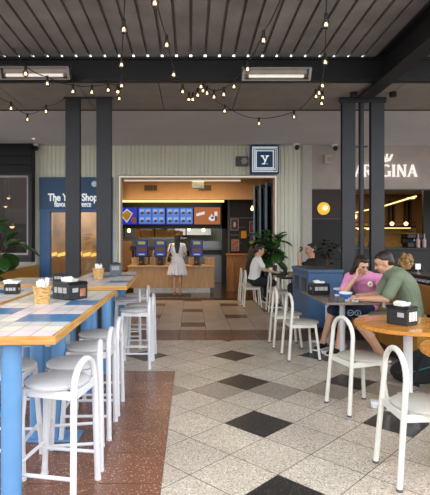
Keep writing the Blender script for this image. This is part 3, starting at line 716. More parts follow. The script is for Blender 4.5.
# shelf of paper bags, kitchen bits
t = thing('kitchen_shelf', 'dark pass shelf above the counter holding brown paper bags', 'shelf', (0, 15.3, 0))
m = MB(); m.box((wx(121, 15.3), 0, wz(238.8, 15.3)), (wx(187, 15.3), .5, wz(237.4, 15.3))); m.build('board', 'steel', t)
for u in (123, 154, 186): m = MB(); m.cyl((wx(u, 15.3), .25, wz(238, 15.3)), (wx(u, 15.3), .25, 2.4), .02); m.build('hanger', 'black', t)
for k in range(15):
    Y = 15.45 + R.uniform(0, .2); u = 138 + k * 3.05 + R.uniform(-.5, .5); h = R.uniform(.2, .3); m = MB()
    m.box((-.075, -.06, 0), (.075, .06, h), .012, R.uniform(-.3, .3)); tag(m.build('paper_bag', 'brown_box', loc=(wx(u, Y), Y, wz(237.4, 15.3))), 'brown paper bag in the row on the shelf under the blue screens', 'bag', 'paper bags on the pass shelf')
t = thing('kitchen_bench', 'steel kitchen bench running behind the counter', 'bench', (0, 15.5, 0))
m = MB(); m.box((-2.6, 0, .86), (wx(207, 15.5), .6, .9)); m.build('worktop', 'steel', t)
m = MB(); m.box((-2.6, .05, .1), (wx(207, 15.5), .58, .86)); m.build('body', 'steel', t)
for k in range(22):
    u = 122 + k * 3.1; Y = 15.65; h = R.uniform(.15, .4); r = R.uniform(.04, .07); m = MB()
    m.lathe([(0, 0), (r, 0), (r * 1.1, h * .8), (r * .7, h), (0, h)], seg=12); tag(m.build('container', R.choice(['steel', 'paper', 'pot', 'brown_box', 'black']), smooth=True, loc=(wx(u, Y), Y, .9)), 'small container in the row on the steel kitchen bench', 'container', 'containers on the kitchen bench')
t = thing('oven', 'steel oven with dark door in the kitchen doorway', 'oven', (wx(212.5, 16), 16, 0))
m = MB(); m.box((-.38, 0, .0), (.38, .7, .92), .01); m.build('cabinet', 'steel', t)
m = MB(); m.box((-.42, -.05, 1.12), (.42, .7, 1.16)); m.box((-.42, -.05, .92), (.42, .7, .95)); m.box((-.42, .3, .95), (.42, .7, 1.12)); m.box((-.42, -.03, 1.16), (.42, .7, 1.42), .01); m.build('hood', 'steel', t)
m = MB(); m.box((-.36, -.04, .97), (.36, .3, 1.1)); m.build('door', 'black', t)
t = thing('refrigerator', 'steel refrigerator at the right side of the kitchen doorway', 'fridge', (wx(222, 16.75), 16.75, 0))
m = MB(); m.box((-.3, 0, 0), (.3, .6, 1.35), .01); m.build('body', 'steel', t)
m = MB(); m.box((-.27, -.03, .1), (.27, 0, 1.3), .008); m.build('door', 'steel', t)
m = MB(); m.cyl((-.22, -.06, .6), (-.22, -.06, 1.1), .012); m.build('handle', 'chrome', t)
t = thing('extractor_hood', 'pale kitchen extractor hood above the steel oven', 'hood', (wx(200, 16.8), 16.8, 0))
m = MB(); m.prism([(0, wz(235, 16.8)), (.8, wz(235, 16.8)), (.8, wz(226, 16.8)), (.3, wz(226, 16.8))], -.9, .4, (0, 0, 0), ((0, 1, 0), (0, 0, 1), (1, 0, 0))); m.build('canopy', 'steel', t)
for u, v, lb in ((129, 231, 'bright spot lamp above the left end of the kitchen pass'), (189, 229.3, 'bright spot lamp above the kitchen pass left of the hood'), (203.5, 230.2, 'bright spot lamp above the oven')):
    Y = 15.25; m = MB(); m.sph((0, 0, 0), .055, 12); m.cyl((0, 0, .03), (0, 0, .12), .04); tag(m.build('spot_lamp', 'lamp', smooth=True, loc=(wx(u, Y), Y, wz(v, Y))), lb, 'lamp')
# poster wall and booth
PW = 14.2; px0 = wx(228, PW)
m = MB(); m.box((px0, PW, 0), (IX1, PW + .1, 3.2)); struct(m, 'wall_poster', mat('charcoal_wall', '#232225', .6))
t = thing('wall_shelf_frame', 'dark steel grid frame around the posters', 'frame', (0, PW - .03, 0)); m = MB()
for v in (198.5, 218, 235): m.box((px0, -.02, wz(v, PW) - .02), (IX1, .02, wz(v, PW) + .02))
m.box((px0, -.02, 0), (px0 + .05, .02, wz(198, PW))); m.build('bar', 'pot', t)
def poster(u0, u1, v0, v1, label, mt, art=None):
    t = thing('poster', label, 'poster', (wx((u0+u1)/2, PW - .05), PW - .06, wz((v0+v1)/2, PW))); w, h = (wx(u1, PW) - wx(u0, PW))/2, (wz(v0, PW) - wz(v1, PW))/2
    m = MB(); m.box((-w, -.015, -h), (w, .02, h)); m.build('frame', 'frame', t); m = MB(); m.box((-w*.86, -.02, -h*.9), (w*.86, -.01, h*.9)); m.build('picture', mt, t)
    if art:
        m = MB(); m.sph((0, -.021, 0), (w*.35, .004, h*.5), 12); m.build('picture_motif', art, t)
poster(230.5, 238.5, 218.8, 230.3, 'purple framed poster with a pale figure, upper left on the charcoal wall', 'poster1', 'kraft')
poster(231.5, 239, 239.5, 251, 'red and white poster below the purple one', 'poster2')
poster(249.5, 255.5, 221.5, 233, 'narrow framed poster partly behind the plant', 'poster1', 'red')
poster(250.5, 255.5, 236.5, 248, 'dark poster lowest beside the plant leaves', 'poster1')
m = MB(); m.box((wx(241, PW), PW - .09, wz(238.2, PW)), (wx(246, PW), PW - .03, wz(231, PW))); tag(m.build('notice', 'posteryellow'), 'yellow hanging notice between the posters', 'notice')
m = MB()
for k in range(14): m.box((wx(239.5 + (k % 4) * 1.5, PW), PW - .012, wz(227.5 + (k // 4) * 5.2, PW)), (wx(240.1 + (k % 4) * 1.5, PW), PW, wz(227 + (k // 4) * 5.2, PW)))
tag(m.build('wall_lettering', 'orangewall'), 'rows of tiny orange marks on the charcoal wall beside the posters', 'decal')
def pendb(u, v, Y, lb):
    t = thing('pendant_bulb', lb, 'lamp', (wx(u, Y), Y, wz(v, Y))); m = MB(); m.tube([(0, 0, .07), (0, 0, 3.2 - wz(v, Y))], .007, 6); m.build('cord', 'black', t)
    m = MB(); m.sph((0, 0, 0), .05, 12); m.cyl((0, 0, .03), (0, 0, .09), .022); m.build('bulb', 'lamp', t, True)
pendb(252.3, 209, 13.6, 'bare glowing pendant bulb left of the folded glass doors')
pendb(268.4, 201, 12.6, 'bare glowing pendant bulb seen through the folded glass doors')
Y = 13.3; t = thing('booth_partition', 'orange timber slatted booth back at the right inside the shop', 'partition', (0, Y, 0))
m = MB(); m.box((wx(227, Y), 0, 0), (2.9, .08, wz(254.5, Y))); m.build('panel', 'slat', t)
m = MB()
for k in range(9): m.box((wx(227 + k * 7, Y) - .02, -.1, 0), (wx(227 + k * 7, Y) + .02, 0, wz(266 - (k % 2) * 4, Y)))
m.build('slat', 'timberwall', t)
m = MB(); m.box((wx(226, Y), -.12, wz(255.2, Y)), (2.95, .1, wz(253.6, Y)), .008); m.build('top_rail', 'slat', t)
for k, (u, lb) in enumerate(((124, 'orange wooden stool inside the shop beside the left jamb'), (128.4, 'orange wooden stool against the left end of the counter'))):
    Y = 13.0; t = thing('wooden_stool', lb, 'stool', (wx(u, Y) - .25, Y + .35 * k, 0)); m = MB(); m.box((-.15, -.15, .6), (.15, .15, .64), .01); m.build('seat', 'slat', t)
    for sx in (-1, 1):
        for sy in (-1, 1): m = MB(); m.tube([(sx*.16, sy*.16, 0), (sx*.12, sy*.12, .6)], .018, 8); m.build('leg', 'slat', t)
# interior wall behind window 1: warm booth and light strip
Y = 12.7; t = thing('booth_wall', 'warm timber booth wall behind the blue framed window', 'partition', (0, Y, 0))
m = MB(); m.box((wx(41, Y), 0, 0), (wx(117, Y), .1, wz(258, Y))); m.build('panel', 'orangewall', t)
m = MB()
for k in range(6): m.prism([(wx(48 + k*8.5, Y), wz(257, Y)), (wx(55.5 + k*8.5, Y), wz(255.5, Y)), (wx(55.5 + k*8.5, Y), wz(252, Y)), (wx(48 + k*8.5, Y), wz(254, Y))], .1, .13)
m.build('light_panel', 'ledorange', t)
m = MB(); m.box((wx(41, Y), .3, wz(258, Y)), (wx(117, Y), .4, 3.2)); m.build('back_panel', mat('pale_booth_back', '#a8855a', .6, noise=.4, scale=2.5), t)
m = MB(); m.box((wx(36, 12.2), FY + .4, 0), (IX0 + .02, 15, 3.2)) if False else None
# folded glass doors at the right of the opening
for k, (u0, u1, dy) in enumerate(((254, 258.5, .75), (260, 265, .45), (266, 273, .1))):
    Ya, Yb = FY + .2 + dy, FY + .2 + dy + .25
    xa = wx(u0, Ya); xb = wx(u1, Yb); d = V((xb - xa, Yb - Ya, 0)); L_ = d.length; t = thing('folding_door', ('innermost', 'middle', 'outermost')[k] + ' navy framed glass folding door stacked at the right jamb', 'door', (xa, Ya, 0), math.atan2(d.y, d.x)); H = OZ - .06
    m = MB(); w = .05; m.box((0, -.02, .02), (w, .02, H)); m.box((L_ - w, -.02, .02), (L_, .02, H)); m.box((w, -.02, .02), (L_ - w, .02, .12)); m.box((w, -.02, H - .08), (L_ - w, .02, H)); m.build('frame', 'doorblue', t)
    m = MB(); m.box((w, -.004, .12), (L_ - w, .004, H - .08)); m.build('pane', 'glass', t)
m = MB(); m.box((-1.7, 12.1, 0), (wx(191, 12.4), 12.62, .012)); tag(m.build('floor_mat', 'black'), 'black rubber mat on the floor in front of the counter', 'mat')
m = MB(); m.box((-1.1, 12.1, 3.0), (-1.0, 12.2, 3.02)); m.bm.free()

# ------------------------------------------------------------------ furniture
def hoop_pts(x, hw, zs, foot_w, lean=0.):
    """bent tube: foot, up, over the half circle, down to the other foot"""
    pts = [(x - lean, -foot_w, 0), (x - lean * .45, -(foot_w * .4 + hw * .6), zs * .55)]
    for k in range(13):
        a = math.pi * k / 12; pts.append((x, -hw * math.cos(a), zs + hw * math.sin(a)))
    return pts + [(x - lean * .45, foot_w * .4 + hw * .6, zs * .55), (x - lean, foot_w, 0)]
def make_stool():
    t = thing('bar_stool', 'white bar stool', 'stool', group='white hoop backed bar stools')
    m = MB(); m.lathe([(0, .628), (.155, .628), (.178, .636), (.18, .648), (.17, .655), (0, .655)], seg=36); m.build('seat', 'seatgrey', t, True)
    m = MB(); m.tube(hoop_pts(.165, .15, .622, .178, -.01), .0185, 12); m.build('back_hoop', 'white', t, True)
    m = MB()
    for a, b_ in (((-.135, -.125), (.165, -.15)), ((-.135, .125), (.165, .15)), ((-.135, -.125), (-.135, .125)), ((.165, -.15), (.165, .15))):
        d = V((b_[0]-a[0], b_[1]-a[1], 0)); c0 = V(((a[0]+b_[0])/2, (a[1]+b_[1])/2, .608))
        m.box(c0 - V((d.length/2, .012, .022)), c0 + V((d.length/2, .012, .022)), .003, math.atan2(d.y, d.x))
    m.build('seat_frame', 'white', t)
    for s_ in (-1, 1):
        m = MB(); m.tube([(-.17, s_*.18, 0), (-.135, s_*.125, .63)], .0175, 10); m.build('leg', 'white', t, True)
    for (a, b_) in (((-.161, -.165, .17), (.172, -.17, .17)), ((-.161, .165, .17), (.172, .17, .17)), ((-.158, -.161, .215), (-.158, .161, .215))):
        m = MB(); m.tube([a, b_], .011, 8); m.build('rung', 'white', t, True)
    for (a, b_) in ((.175, -.178), (.175, .178), (-.17, -.18), (-.17, .18)):
        m = MB(); m.cyl((a, b_, 0), (a, b_, .018), .0205, seg=12); m.build('foot_cap', 'white', t, True)
    return t
stool = make_stool()
GS = 'white hoop backed bar stools'
spots = [(-.765, 2.705, -.175, 'nearest white bar stool at the front tiled table, its hoop back towards the walkway'),
 (-.765, 3.10, .17, 'second white bar stool from the front along the near tiled table'),
 (-.77, 3.58, .03, 'third white bar stool from the front along the near tiled table'),
 (-.78, 4.05, .03, 'white bar stool at the far end of the near tiled table, walkway side'),
 (-.64, 5.45, .03, 'front white bar stool of the far tiled table, pulled out over the black floor diamond'),
 (-.625, 5.83, .0, 'white bar stool just behind the pulled out one at the far tiled table'),
 (-.86, 6.4, .1, 'white bar stool tucked under the far tiled table, third from its front'),
 (-.79, 6.92, .0, 'white bar stool at the very far end of the far tiled table'),
 (-1.18, 3.02, math.pi, 'white bar stool on the wall side of the near table, behind its front blue legs'),
 (-1.2, 3.95, math.pi, 'white bar stool on the wall side of the near table, by its second blue legs')]
for k, (x, y, a, lb) in enumerate(spots): place(stool, (x, y, 0), a, lb, GS, k == 0)

def tiled_table(x0, x1, y0, y1, label, ped, blues, seed, nx=6, rz=0.):
    H = .95; t = thing('tiled_bar_table', label, 'table', ((x0+x1)/2, (y0+y1)/2, 0), rz); ox, oy = (x0+x1)/2, (y0+y1)/2; rr = random.Random(seed)
    w, l = (x1-x0)/2, (y1-y0)/2; e = .022
    m = MB(); m.box((-w, -l, H - .042), (w, -l + e, H), .003); m.build('edge_trim', 'tablewood', t); m = MB(); m.box((-w, l - e, H - .042), (w, l, H), .003); m.build('edge_trim', 'tablewood', t)
    m = MB(); m.box((-w, -l + e, H - .042), (-w + e, l - e, H), .003); m.build('edge_trim', 'tablewoodside', t); m = MB(); m.box((w - e, -l + e, H - .042), (w, l - e, H), .003); m.build('edge_trim', 'tablewoodside', t)
    m = MB(); m.box((-w + e, -l + e, H - .036), (w - e, l - e, H - .004)); ny = round((2*l - 2*e) / .142); dx = (2*w - 2*e)/nx; dy = (2*l - 2*e)/ny
    rowc = []
    for j in range(ny):
        r0 = rr.choice([1, 2, 1, 2, 4])
        for i in range(nx):
            px, py = -w + e + i*dx, -l + e + j*dy; X, Yw = ox + px + dx/2, oy + py + dy/2
            m.mi = 3 if any(a <= X <= b_ and c_ <= Yw <= d for a, b_, c_, d in blues) else (r0 if rr.random() < .8 else rr.choice([1, 2, 4]))
            g_ = .0022; m.face([(px+g_, py+g_, H - .001), (px+dx-g_, py+g_, H - .001), (px+dx-g_, py+dy-g_, H - .001), (px+g_, py+dy-g_, H - .001)])
    m.build('tiled_top', ['groutdark', 'tilec', 'tilep', 'tileb', 'tileg'], t, fix=False)
    for py in ped:
        for px in (-.975, -1.128) if x0 > -1.6 else (x1 - .16, x1 - .32):
            m = MB(); m.cyl((px - ox, py - oy, .012), (px - ox, py - oy, H - .042), .0535, seg=28); m.build('leg', 'blue', t, True)
        cx = (-1.03 if x0 > -1.6 else x1 - .24) - ox
        m = MB(); m.box((cx - .22, py - oy - .1, 0), (cx + .22, py - oy + .1, .014), .004); m.build('base_plate', 'blue', t)
        m = MB(); m.box((cx - .2, py - oy - .06, H - .055), (cx + .2, py - oy + .06, H - .036)); m.build('top_plate', 'blue', t)
    return t
tiled_table(-1.47, -.72, 2.42, 4.66, 'nearest tiled bar table with orange wood edge and blue legs', (2.51, 3.46, 4.47),
    [(-1.12, -.80, 2.82, 3.14), (-1.45, -1.18, 2.38, 2.56), (-1.45, -1.2, 3.2, 3.42), (-.98, -.70, 3.60, 3.86), (-1.3, -1.1, 4.1, 4.3)], 3, 6, .018)
tiled_table(-1.50, -.74, 5.08, 7.35, 'farther tiled bar table with the grey caddy, standing near the left columns', (5.18, 6.9),
    [(-.98, -.685, 5.5, 5.75), (-1.3, -1.05, 6.3, 6.6), (-.95, -.72, 6.5, 6.75)], 5, 6, .046)
tiled_table(-2.3, -1.505, 3.73, 5.0, 'tiled bar table at the left edge under the leafy plant', (3.95, 4.8), [(-1.9, -1.6, 4.4, 4.7)], 8)
tiled_table(-2.3, -1.505, 5.25, 6.25, 'tiled bar table at left holding the small black caddy near the first column', (5.4, 6.1), [(-1.8, -1.6, 5.8, 6.0)], 9)

def make_chair():
    t = thing('dining_chair', 'white chair', 'chair', group='white hoop backed dining chairs')
    m = MB(); m.lathe([(0, .432), (.165, .432), (.188, .438), (.19, .448), (.18, .455), (0, .455)], (.03, 0, 0), seg=36); m.build('seat', 'chairseat', t, True)
    m = MB(); m.tube(hoop_pts(-.145, .15, .635, .175, .05), .0175, 12); m.build('back_hoop', 'chairwhite', t, True)
    m = MB()
    for a, b_ in (((-.155, -.155), (.14, -.13)), ((-.155, .155), (.14, .13)), ((.14, -.13), (.14, .13)), ((-.155, -.155), (-.155, .155))):
        d = V((b_[0]-a[0], b_[1]-a[1], 0)); c0 = V(((a[0]+b_[0])/2, (a[1]+b_[1])/2, .412))
        m.box(c0 - V((d.length/2, .012, .022)), c0 + V((d.length/2, .012, .022)), .003, math.atan2(d.y, d.x))
    m.build('seat_frame', 'chairwhite', t)
    for s_ in (-1, 1):
        m = MB(); m.tube([(.185, s_*.17, 0), (.14, s_*.13, .43)], .017, 10); m.build('leg', 'chairwhite', t, True)
    for a, b_ in ((-.195, -.175), (-.195, .175), (.185, -.17), (.185, .17)):
        m = MB(); m.cyl((a, b_, 0), (a, b_, .016), .0195, seg=12); m.build('foot_cap', 'rubber', t, True)
    return t
chair = make_chair(); GC = 'white hoop backed dining chairs'
cspots = [(1.40, 2.885, .0, 'nearest white hoop back chair, at the bottom right round table'),
 (1.445, 4.07, .26, 'white hoop back chair in mid floor facing the round table with the napkin box'),
 (1.36, 5.8, .06, 'nearer of the two white chairs at the brown rectangular table'),
 (1.305, 6.45, .0, 'farther of the two white chairs at the brown rectangular table'),
 (1.33, 10.17, .0, 'white chair under the man in the white t-shirt'),
 (1.33, 10.98, .0, 'white chair under the woman in black beside the shop opening'),
 (1.74, 9.45, .0, 'empty white chair between the blue bin and the couple'),
 (3.35, 7.27, .0, 'white chair behind the ochre bench carrying the person with curly blonde hair'),
 (2.42, 9.1, math.pi, 'white chair behind the blue bin under the drinking man')]
for k, (x, y, a, lb) in enumerate(cspots): place(chair, (x, y, 0), a, lb, GC, k == 0)

# right tables
def round_table(x, y, label, foot_rot=0.):
    H = .74; t = thing('round_table', label, 'table', (x, y, 0)); r = .44
    m = MB(); m.lathe([(0, H - .034), (r - .008, H - .034), (r, H - .028), (r, H - .006), (r - .006, H), (0, H)], seg=56); m.build('tabletop', 'roundwood', t, True)
    m = MB(); m.cyl((0, 0, .04), (0, 0, H - .034), .037, seg=24); m.build('pedestal', 'white', t, True)
    for k in range(4):
        a = foot_rot + k * math.pi / 2; m = MB()
        m.box((.0, -.035, .02), (.30, .035, .055), .006); bmesh.ops.rotate(m.bm, verts=m.bm.verts[:], cent=(0, 0, 0), matrix=Matrix.Rotation(a, 3, 'Z')); m.cyl((.27*math.cos(a), .27*math.sin(a), 0), (.27*math.cos(a), .27*math.sin(a), .022), .03); m.build('foot', 'white', t)
round_table(1.86, 4.02, 'round orange wood table with the black napkin box on it', 2.9)
round_table(1.95, 3.0, 'round orange wood table cut off at the right edge by the nearest chair', .3)
H = .73; t = thing('cafe_table', 'brown rectangular laminate table where the pink shirt person sits', 'table', (1.87, 6.0, 0))
m = MB(); m.box((-.31, -.61, H - .028), (.31, .61, H), .006); m.build('tabletop', 'lam', t)
for dy in (-.12, .5):
    m = MB(); m.cyl((.03, dy, .03), (.03, dy, H - .028), .034, seg=24); m.build('pedestal', 'white', t, True)
    for a in (.5, 2.6, 3.9, 5.6):
        m = MB(); m.box((.0, -.03, .012), (.26, .03, .04), .006); bmesh.ops.rotate(m.bm, verts=m.bm.verts[:], cent=(0, 0, 0), matrix=Matrix.Rotation(a, 3, 'Z')); bmesh.ops.translate(m.bm, verts=m.bm.verts[:], vec=(.03, dy, 0)); m.cyl((.03 + .23*math.cos(a), dy + .23*math.sin(a), 0), (.03 + .23*math.cos(a), dy + .23*math.sin(a), .015), .025); m.build('foot', 'white', t)
def dark_table(x, y, w, l, label):
    t = thing('cafe_table', label, 'table', (x, y, 0)); H = .73
    m = MB(); m.box((-w/2, -l/2, H - .03), (w/2, l/2, H), .006); m.build('tabletop', 'dark', t)
    m = MB(); m.cyl((0, 0, .02), (0, 0, H - .03), .04, seg=20); m.build('pedestal', 'chrome', t, True)
    m = MB(); m.cyl((0, 0, 0), (0, 0, .02), .22, seg=28); m.build('base', 'dark', t, True)
dark_table(2.0, 10.35, .6, .7, 'dark square table in front of the man in the white t-shirt')
dark_table(1.98, 9.3, .5, .6, 'dark square table between the empty chair and the drinking man')

# bin
t = thing('waste_bin', 'large blue double waste bin station in front of the right columns', 'bin', (2.115, 7.93, 0))
m = MB(); m.box((-.27, -.57, .07), (.27, .57, .93), .012)
m.build('cabinet', 'navy', t)
m = MB(); m.box((-.25, -.55, 0), (.25, .55, .07)); m.build('plinth', 'black', t)
m = MB(); m.box((-.285, -.585, .93), (.285, .585, .985), .012); m.build('top', 'navy', t)
m = MB(); m.box((-.24, -.54, .985), (.24, .54, .992)); m.build('tray', 'dark', t)
for y in (-.3, .22):
    m = MB(); m.box((-.279, y - .13, .6), (-.262, y + .13, .84), .02); m.build('opening', 'black', t)
    m = MB(); m.box((-.281, y - .1, .62), (-.275, y + .06, .74)); m.build('bag_flap', 'pot', t)
# benches
def bench(x0, x1, y0, y1, sgn, label, bx0, bx1):
    t = thing('bench_seat', label, 'bench', ((x0+x1)/2, (y0+y1)/2, 0)); w, l = (x1-x0)/2, (y1-y0)/2; ox = (x0+x1)/2
    m = MB(); m.box((-w + .17, -l, .12), (w, l, .40)); m.build('seat_box', 'ochre', t)
    m = MB(); m.box((-w + .22, -l + .03, 0), (w, l, .12)); m.build('plinth', 'brownpanel', t)
    m = MB(); m.box((-w, -l, .40), (w, l, .46), .015); m.build('seat', 'ochre', t)
    m = MB(); m.box((bx0 - ox, -l, .54), (bx1 - ox, l, .89), .012); m.build('backrest', 'ochre', t)
    for k in range(4):
        y = -l + .1 + k * (2*l - .2)/3; m = MB(); m.box((bx0 - ox + .01, y - .02, .0 if abs(bx0 - ox) > w else .46), (bx1 - ox - .01, y + .02, .56)); m.build('support', 'white', t)
    return t
bench(2.30, 2.86, 5.12, 7.2, 1, 'ochre bench with backrest that the green shirt man sits on', 2.885, 2.94)
m = MB(); m.box((-3.56, 7.6, .0), (-3.05, 10.6, .40)); 
t = thing('bench_seat', 'ochre bench with backrest by the left window', 'bench', (-3.3, 9.2, 0)); m.bm.free()
m = MB(); m.box((-.1, -1.6, 0), (.42, 1.4, .40)); m.build('seat_box', 'ochre', t)
m = MB(); m.box((-.1, -1.6, .40), (.45, 1.4, .46), .015); m.build('seat', 'ochre', t)
m = MB(); m.box((-.17, -1.6, .55), (-.11, 1.4, .89), .012); m.build('backrest', 'ochre', t)
for y in (-1.4, -.4, .5, 1.3):
    m = MB(); m.box((-.165, y - .02, 0), (-.115, y + .02, .57)); m.build('support', 'white', t)
m = MB(); m.box((-3.95, 7.5, 0), (-3.52, 10.7, .95), .01); tag(m.build('planter_wall', 'stone'), 'pale planter ledge behind the left ochre backrest', 'planter')
t = thing('planter_box', 'dark topped planter ledge with white toothed edge behind the right bench', 'planter', (3.12, 5.6, 0))
m = MB(); m.box((-.14, -1.6, 0), (.14, 1.05, .92)); m.build('body', 'darkpanel', t)
m = MB(); m.box((-.17, -1.65, .95), (.17, 1.08, 1.0), .008); m.build('top', 'dark', t)
m = MB()
for k in range(26): m.box((-.165, -1.6 + k*.103, .915), (-.145, -1.545 + k*.103, .95))
m.box((-.165, -1.62, .935), (-.15, 1.05, .952)); m.build('toothed_edge', 'white', t)
t = thing('table_card', 'white card on a small stand on the dark planter ledge', 'card', (wx(418, 6.25), 6.25, 1.0))
m = MB(); m.cyl((0, 0, 0), (0, 0, .012), .03); m.cyl((0, 0, .012), (0, 0, .06), .006); m.build('stand', 'steel', t, True)
m = MB(); m.box((-.035, -.004, .06), (.035, .004, .135)); m.build('card', 'paper', t)

# ------------------------------------------------------------------ table-top things
def caddy(x, y, z, rz, label, w=.20, d=.15, h=.125, body='black', tuft=True, slot=True, knob=False, big=False):
    t = thing('napkin_caddy', label, 'napkin holder', (x, y, z), rz)
    m = MB(); m.box((-w/2, -d/2, 0), (w/2, d/2, h), .008); m.build('box', body, t)
    m = MB(); m.prism([(-w/2 - .004, h), (w/2 + .004, h), (w/2 - .02, h + .022), (-w/2 + .02, h + .022)], -d/2 - .004, d/2 + .004); m.build('lid', 'black', t)
    if slot:
        m = MB(); m.box((-w*.34, -d/2 - .006, h*(.26 if big else .45)), (w*.34, -d/2 + .0, h*.82)); m.build('napkin_window', 'napkingrey' if not big else 'paper', t)
        for k in range(2): m = MB(); m.box((-w*.16 + k*w*.3, -d/2 - .009, h*.2), (-w*.16 + k*w*.3 + .004, -d/2 - .005, h*.82)); m.build('divider', body, t)
    m = MB(); m.box((w/2, -d*.34, h*.5), (w/2 + .003, -d*.04, h*.78)); m.build('label', 'napkingrey', t)
    m = MB(); m.box((-w/2 - .003, -d*.34, h*.5), (-w/2, -d*.04, h*.78)); m.build('label', 'napkingrey', t)
    m = MB(); m.box((w/2, d*.06, h*.2), (w/2 + .003, d*.36, h*.72)); m.build('picture', 'poster2', t)
    if tuft:
        m = MB(); q = m
        q.prism([(-.06, h + .02), (.055, h + .02), (.07, h + .045), (.01, h + .042), (-.02, h + .062), (-.075, h + .05)], -.04, .035); q.build('napkin', 'paper', t)
    if knob:
        m = MB(); m.sph((0, 0, h + .035), .016, 12); m.build('knob', 'chrome', t, True)
    return t
TB = .95
caddy(-1.03, 4.02, TB, -.62, 'black napkin caddy with white tuft beside the wicker basket on the nearest table', .22, .2, .125)
caddy(-1.57, 5.62, TB, .1, 'black napkin caddy behind the nearest basket, by the foot of the left column', .13, .12, .085, tuft=False)
caddy(-1.66, 4.38, TB, .1, 'small dark napkin box with white tissue under the plant at left', .125, .11, .075)
caddy(-1.08, 6.78, TB, .1, 'grey napkin caddy with round knob on the farther tiled table', .155, .12, .15, 'greyplastic', False, True, True)
caddy(1.70, 6.22, .73, .15, 'black napkin caddy with white tissue on the brown laminate table', .25, .14, .13)
caddy(1.79, 3.98, .74, .62, 'black napkin box with white napkin window on the round table', .16, .19, .135, tuft=True, big=True)
def basket(x, y, label, where):
    t = thing('wicker_basket', label, 'basket', (x, y, TB))
    m = MB(); m.lathe([(0, 0), (.052, 0), (.056, .01), (.068, .10), (.073, .122), (.076, .13), (.072, .134), (.066, .126), (.05, .015), (0, .015)], seg=28); m.build('body', 'wicker', t, True)
    m = MB(); m.tube([(.0745*math.cos(a*.2618), .0745*math.sin(a*.2618), .13 + .003*(a % 2)) for a in range(24)], .006, 6, True); m.build('rim', 'wicker', t, True)
    for k in range(12):
        a = k * 2.4; r = .045 * math.sqrt((k + .5)/12); m = MB(); tx, ty = R.uniform(-.25, .25), R.uniform(-.25, .25)
        ex = Matrix.Rotation(tx, 3, 'X') @ Matrix.Rotation(ty, 3, 'Y')
        m.box((-.011, -.007, -.065), (.011, .007, .06), .004, ex)
        tag(m.build('paper_sachet', 'paper' if k % 3 else 'kraft', loc=(x + r*math.cos(a), y + r*math.sin(a), TB + .125 + R.uniform(-.014, .016))), 'paper wrapped sachet standing in ' + where, 'sachet', 'sachets in ' + where)
basket(-1.175, 3.72, 'wicker basket of paper sachets on the nearest tiled table', 'the near wicker basket')
basket(-1.185, 6.05, 'wicker basket of paper sachets on the farther tiled table', 'the far wicker basket')
def bowl(x, y, z, label, r=.055, h=.075):
    t = thing('paper_cup', label, 'cup', (x, y, z)); m = MB(); m.lathe([(0, 0), (r*.78, 0), (r*.97, h*.8), (r*.9, h*.8), (r*.72, .006), (0, .006)], seg=24); m.build('cup', 'bowlblue', t, True)
    m = MB(); m.lathe([(r*.97, h*.8), (r*1.05, h*.98), (r*1.02, h), (r*.94, h*.97), (r*.9, h*.8)], seg=24); m.build('rim', 'paper', t, True)
    m = MB(); m.lathe([(r*.785, 0), (r*.85, h*.2), (r*.80, h*.22)], seg=24); m.build('white_band', 'paper', t, True)
bowl(wx(339, 6.1), 6.1, .73, 'blue and white paper cup beside the napkin caddy on the laminate table', .07, .095)
bowl(wx(345.5, 5.6), 5.6, .73, 'blue and white paper cup nearest the pink shirt person', .075, .1)
m = MB(); m.prism([(-.05, 0), (.05, 0), (.06, .02), (.02, .05), (-.01, .03), (-.045, .04)], -.04, .04); tag(m.build('napkin', 'paper', loc=(wx(352, 5.55), 5.52, .73)), 'crumpled white napkin on the laminate table', 'napkin')
m = MB(); m.box((-.05, -.02, 0), (.03, .02, .055), .004); tag(m.build('carton', 'pot', loc=(wx(342, 5.5), 5.5, .73)), 'small dark carton in front of the blue cups', 'carton')
m = MB(); m.box((-.045, -.085, 0), (.045, .085, .01), .004); tag(m.build('phone', 'paper', loc=(wx(364, 5.62), 5.62, .73)), 'pale phone lying under the green shirt man\'s hands', 'phone')
for u, Y, h, lb in ((270.5, 10.2, .12, 'small white cup on the couple\'s dark table'), (275, 10.3, .17, 'dark tumbler on the couple\'s dark table'), (285, 9.3, .14, 'dark tumbler on the table behind the bin')):
    m = MB(); m.lathe([(0, 0), (.034, 0), (.042, h), (.036, h), (.03, .01), (0, .01)], seg=16); tag(m.build('tumbler', 'paper' if 'white' in lb else 'black', smooth=True, loc=(wx(u, Y), Y, .73)), lb, 'cup')
m = MB(); m.lathe([(0, 0), (.07, 0), (.11, .02), (.1, .022), (0, .01)], seg=20); tag(m.build('plate', 'paper', smooth=True, loc=(wx(276, 10.1), 10.12, .73)), 'small white plate on the couple\'s dark table', 'plate')

# backpack on the floor
t = thing('backpack', 'black backpack with teal zips on the floor under the round table', 'bag', (2.46, 4.88, 0), .3)
m = MB(); m.sph((0, 0, .16), (.24, .17, .17)); m.sph((-.2, .02, .1), (.22, .17, .11)); m.sph((.16, 0, .2), (.16, .16, .2)); m.box((-.34, -.14, .0), (.26, .14, .1), .03); bake(m.build('body', 'blackcloth', t), .018, 3)
m = MB(); m.tube([(-.32, -.13, .14), (-.1, -.17, .19), (.1, -.18, .12)], .006, 6); m.tube([(.06, -.175, .3), (.2, -.17, .22), (.22, -.165, .08)], .006, 6); m.build('zip', 'teal', t, True)
m = MB(); m.tube([(-.15, -.1, .26), (-.3, -.2, .2), (-.4, -.22, .05), (-.3, -.2, .02)], .014, 8); m.build('strap', 'blackcloth', t, True)

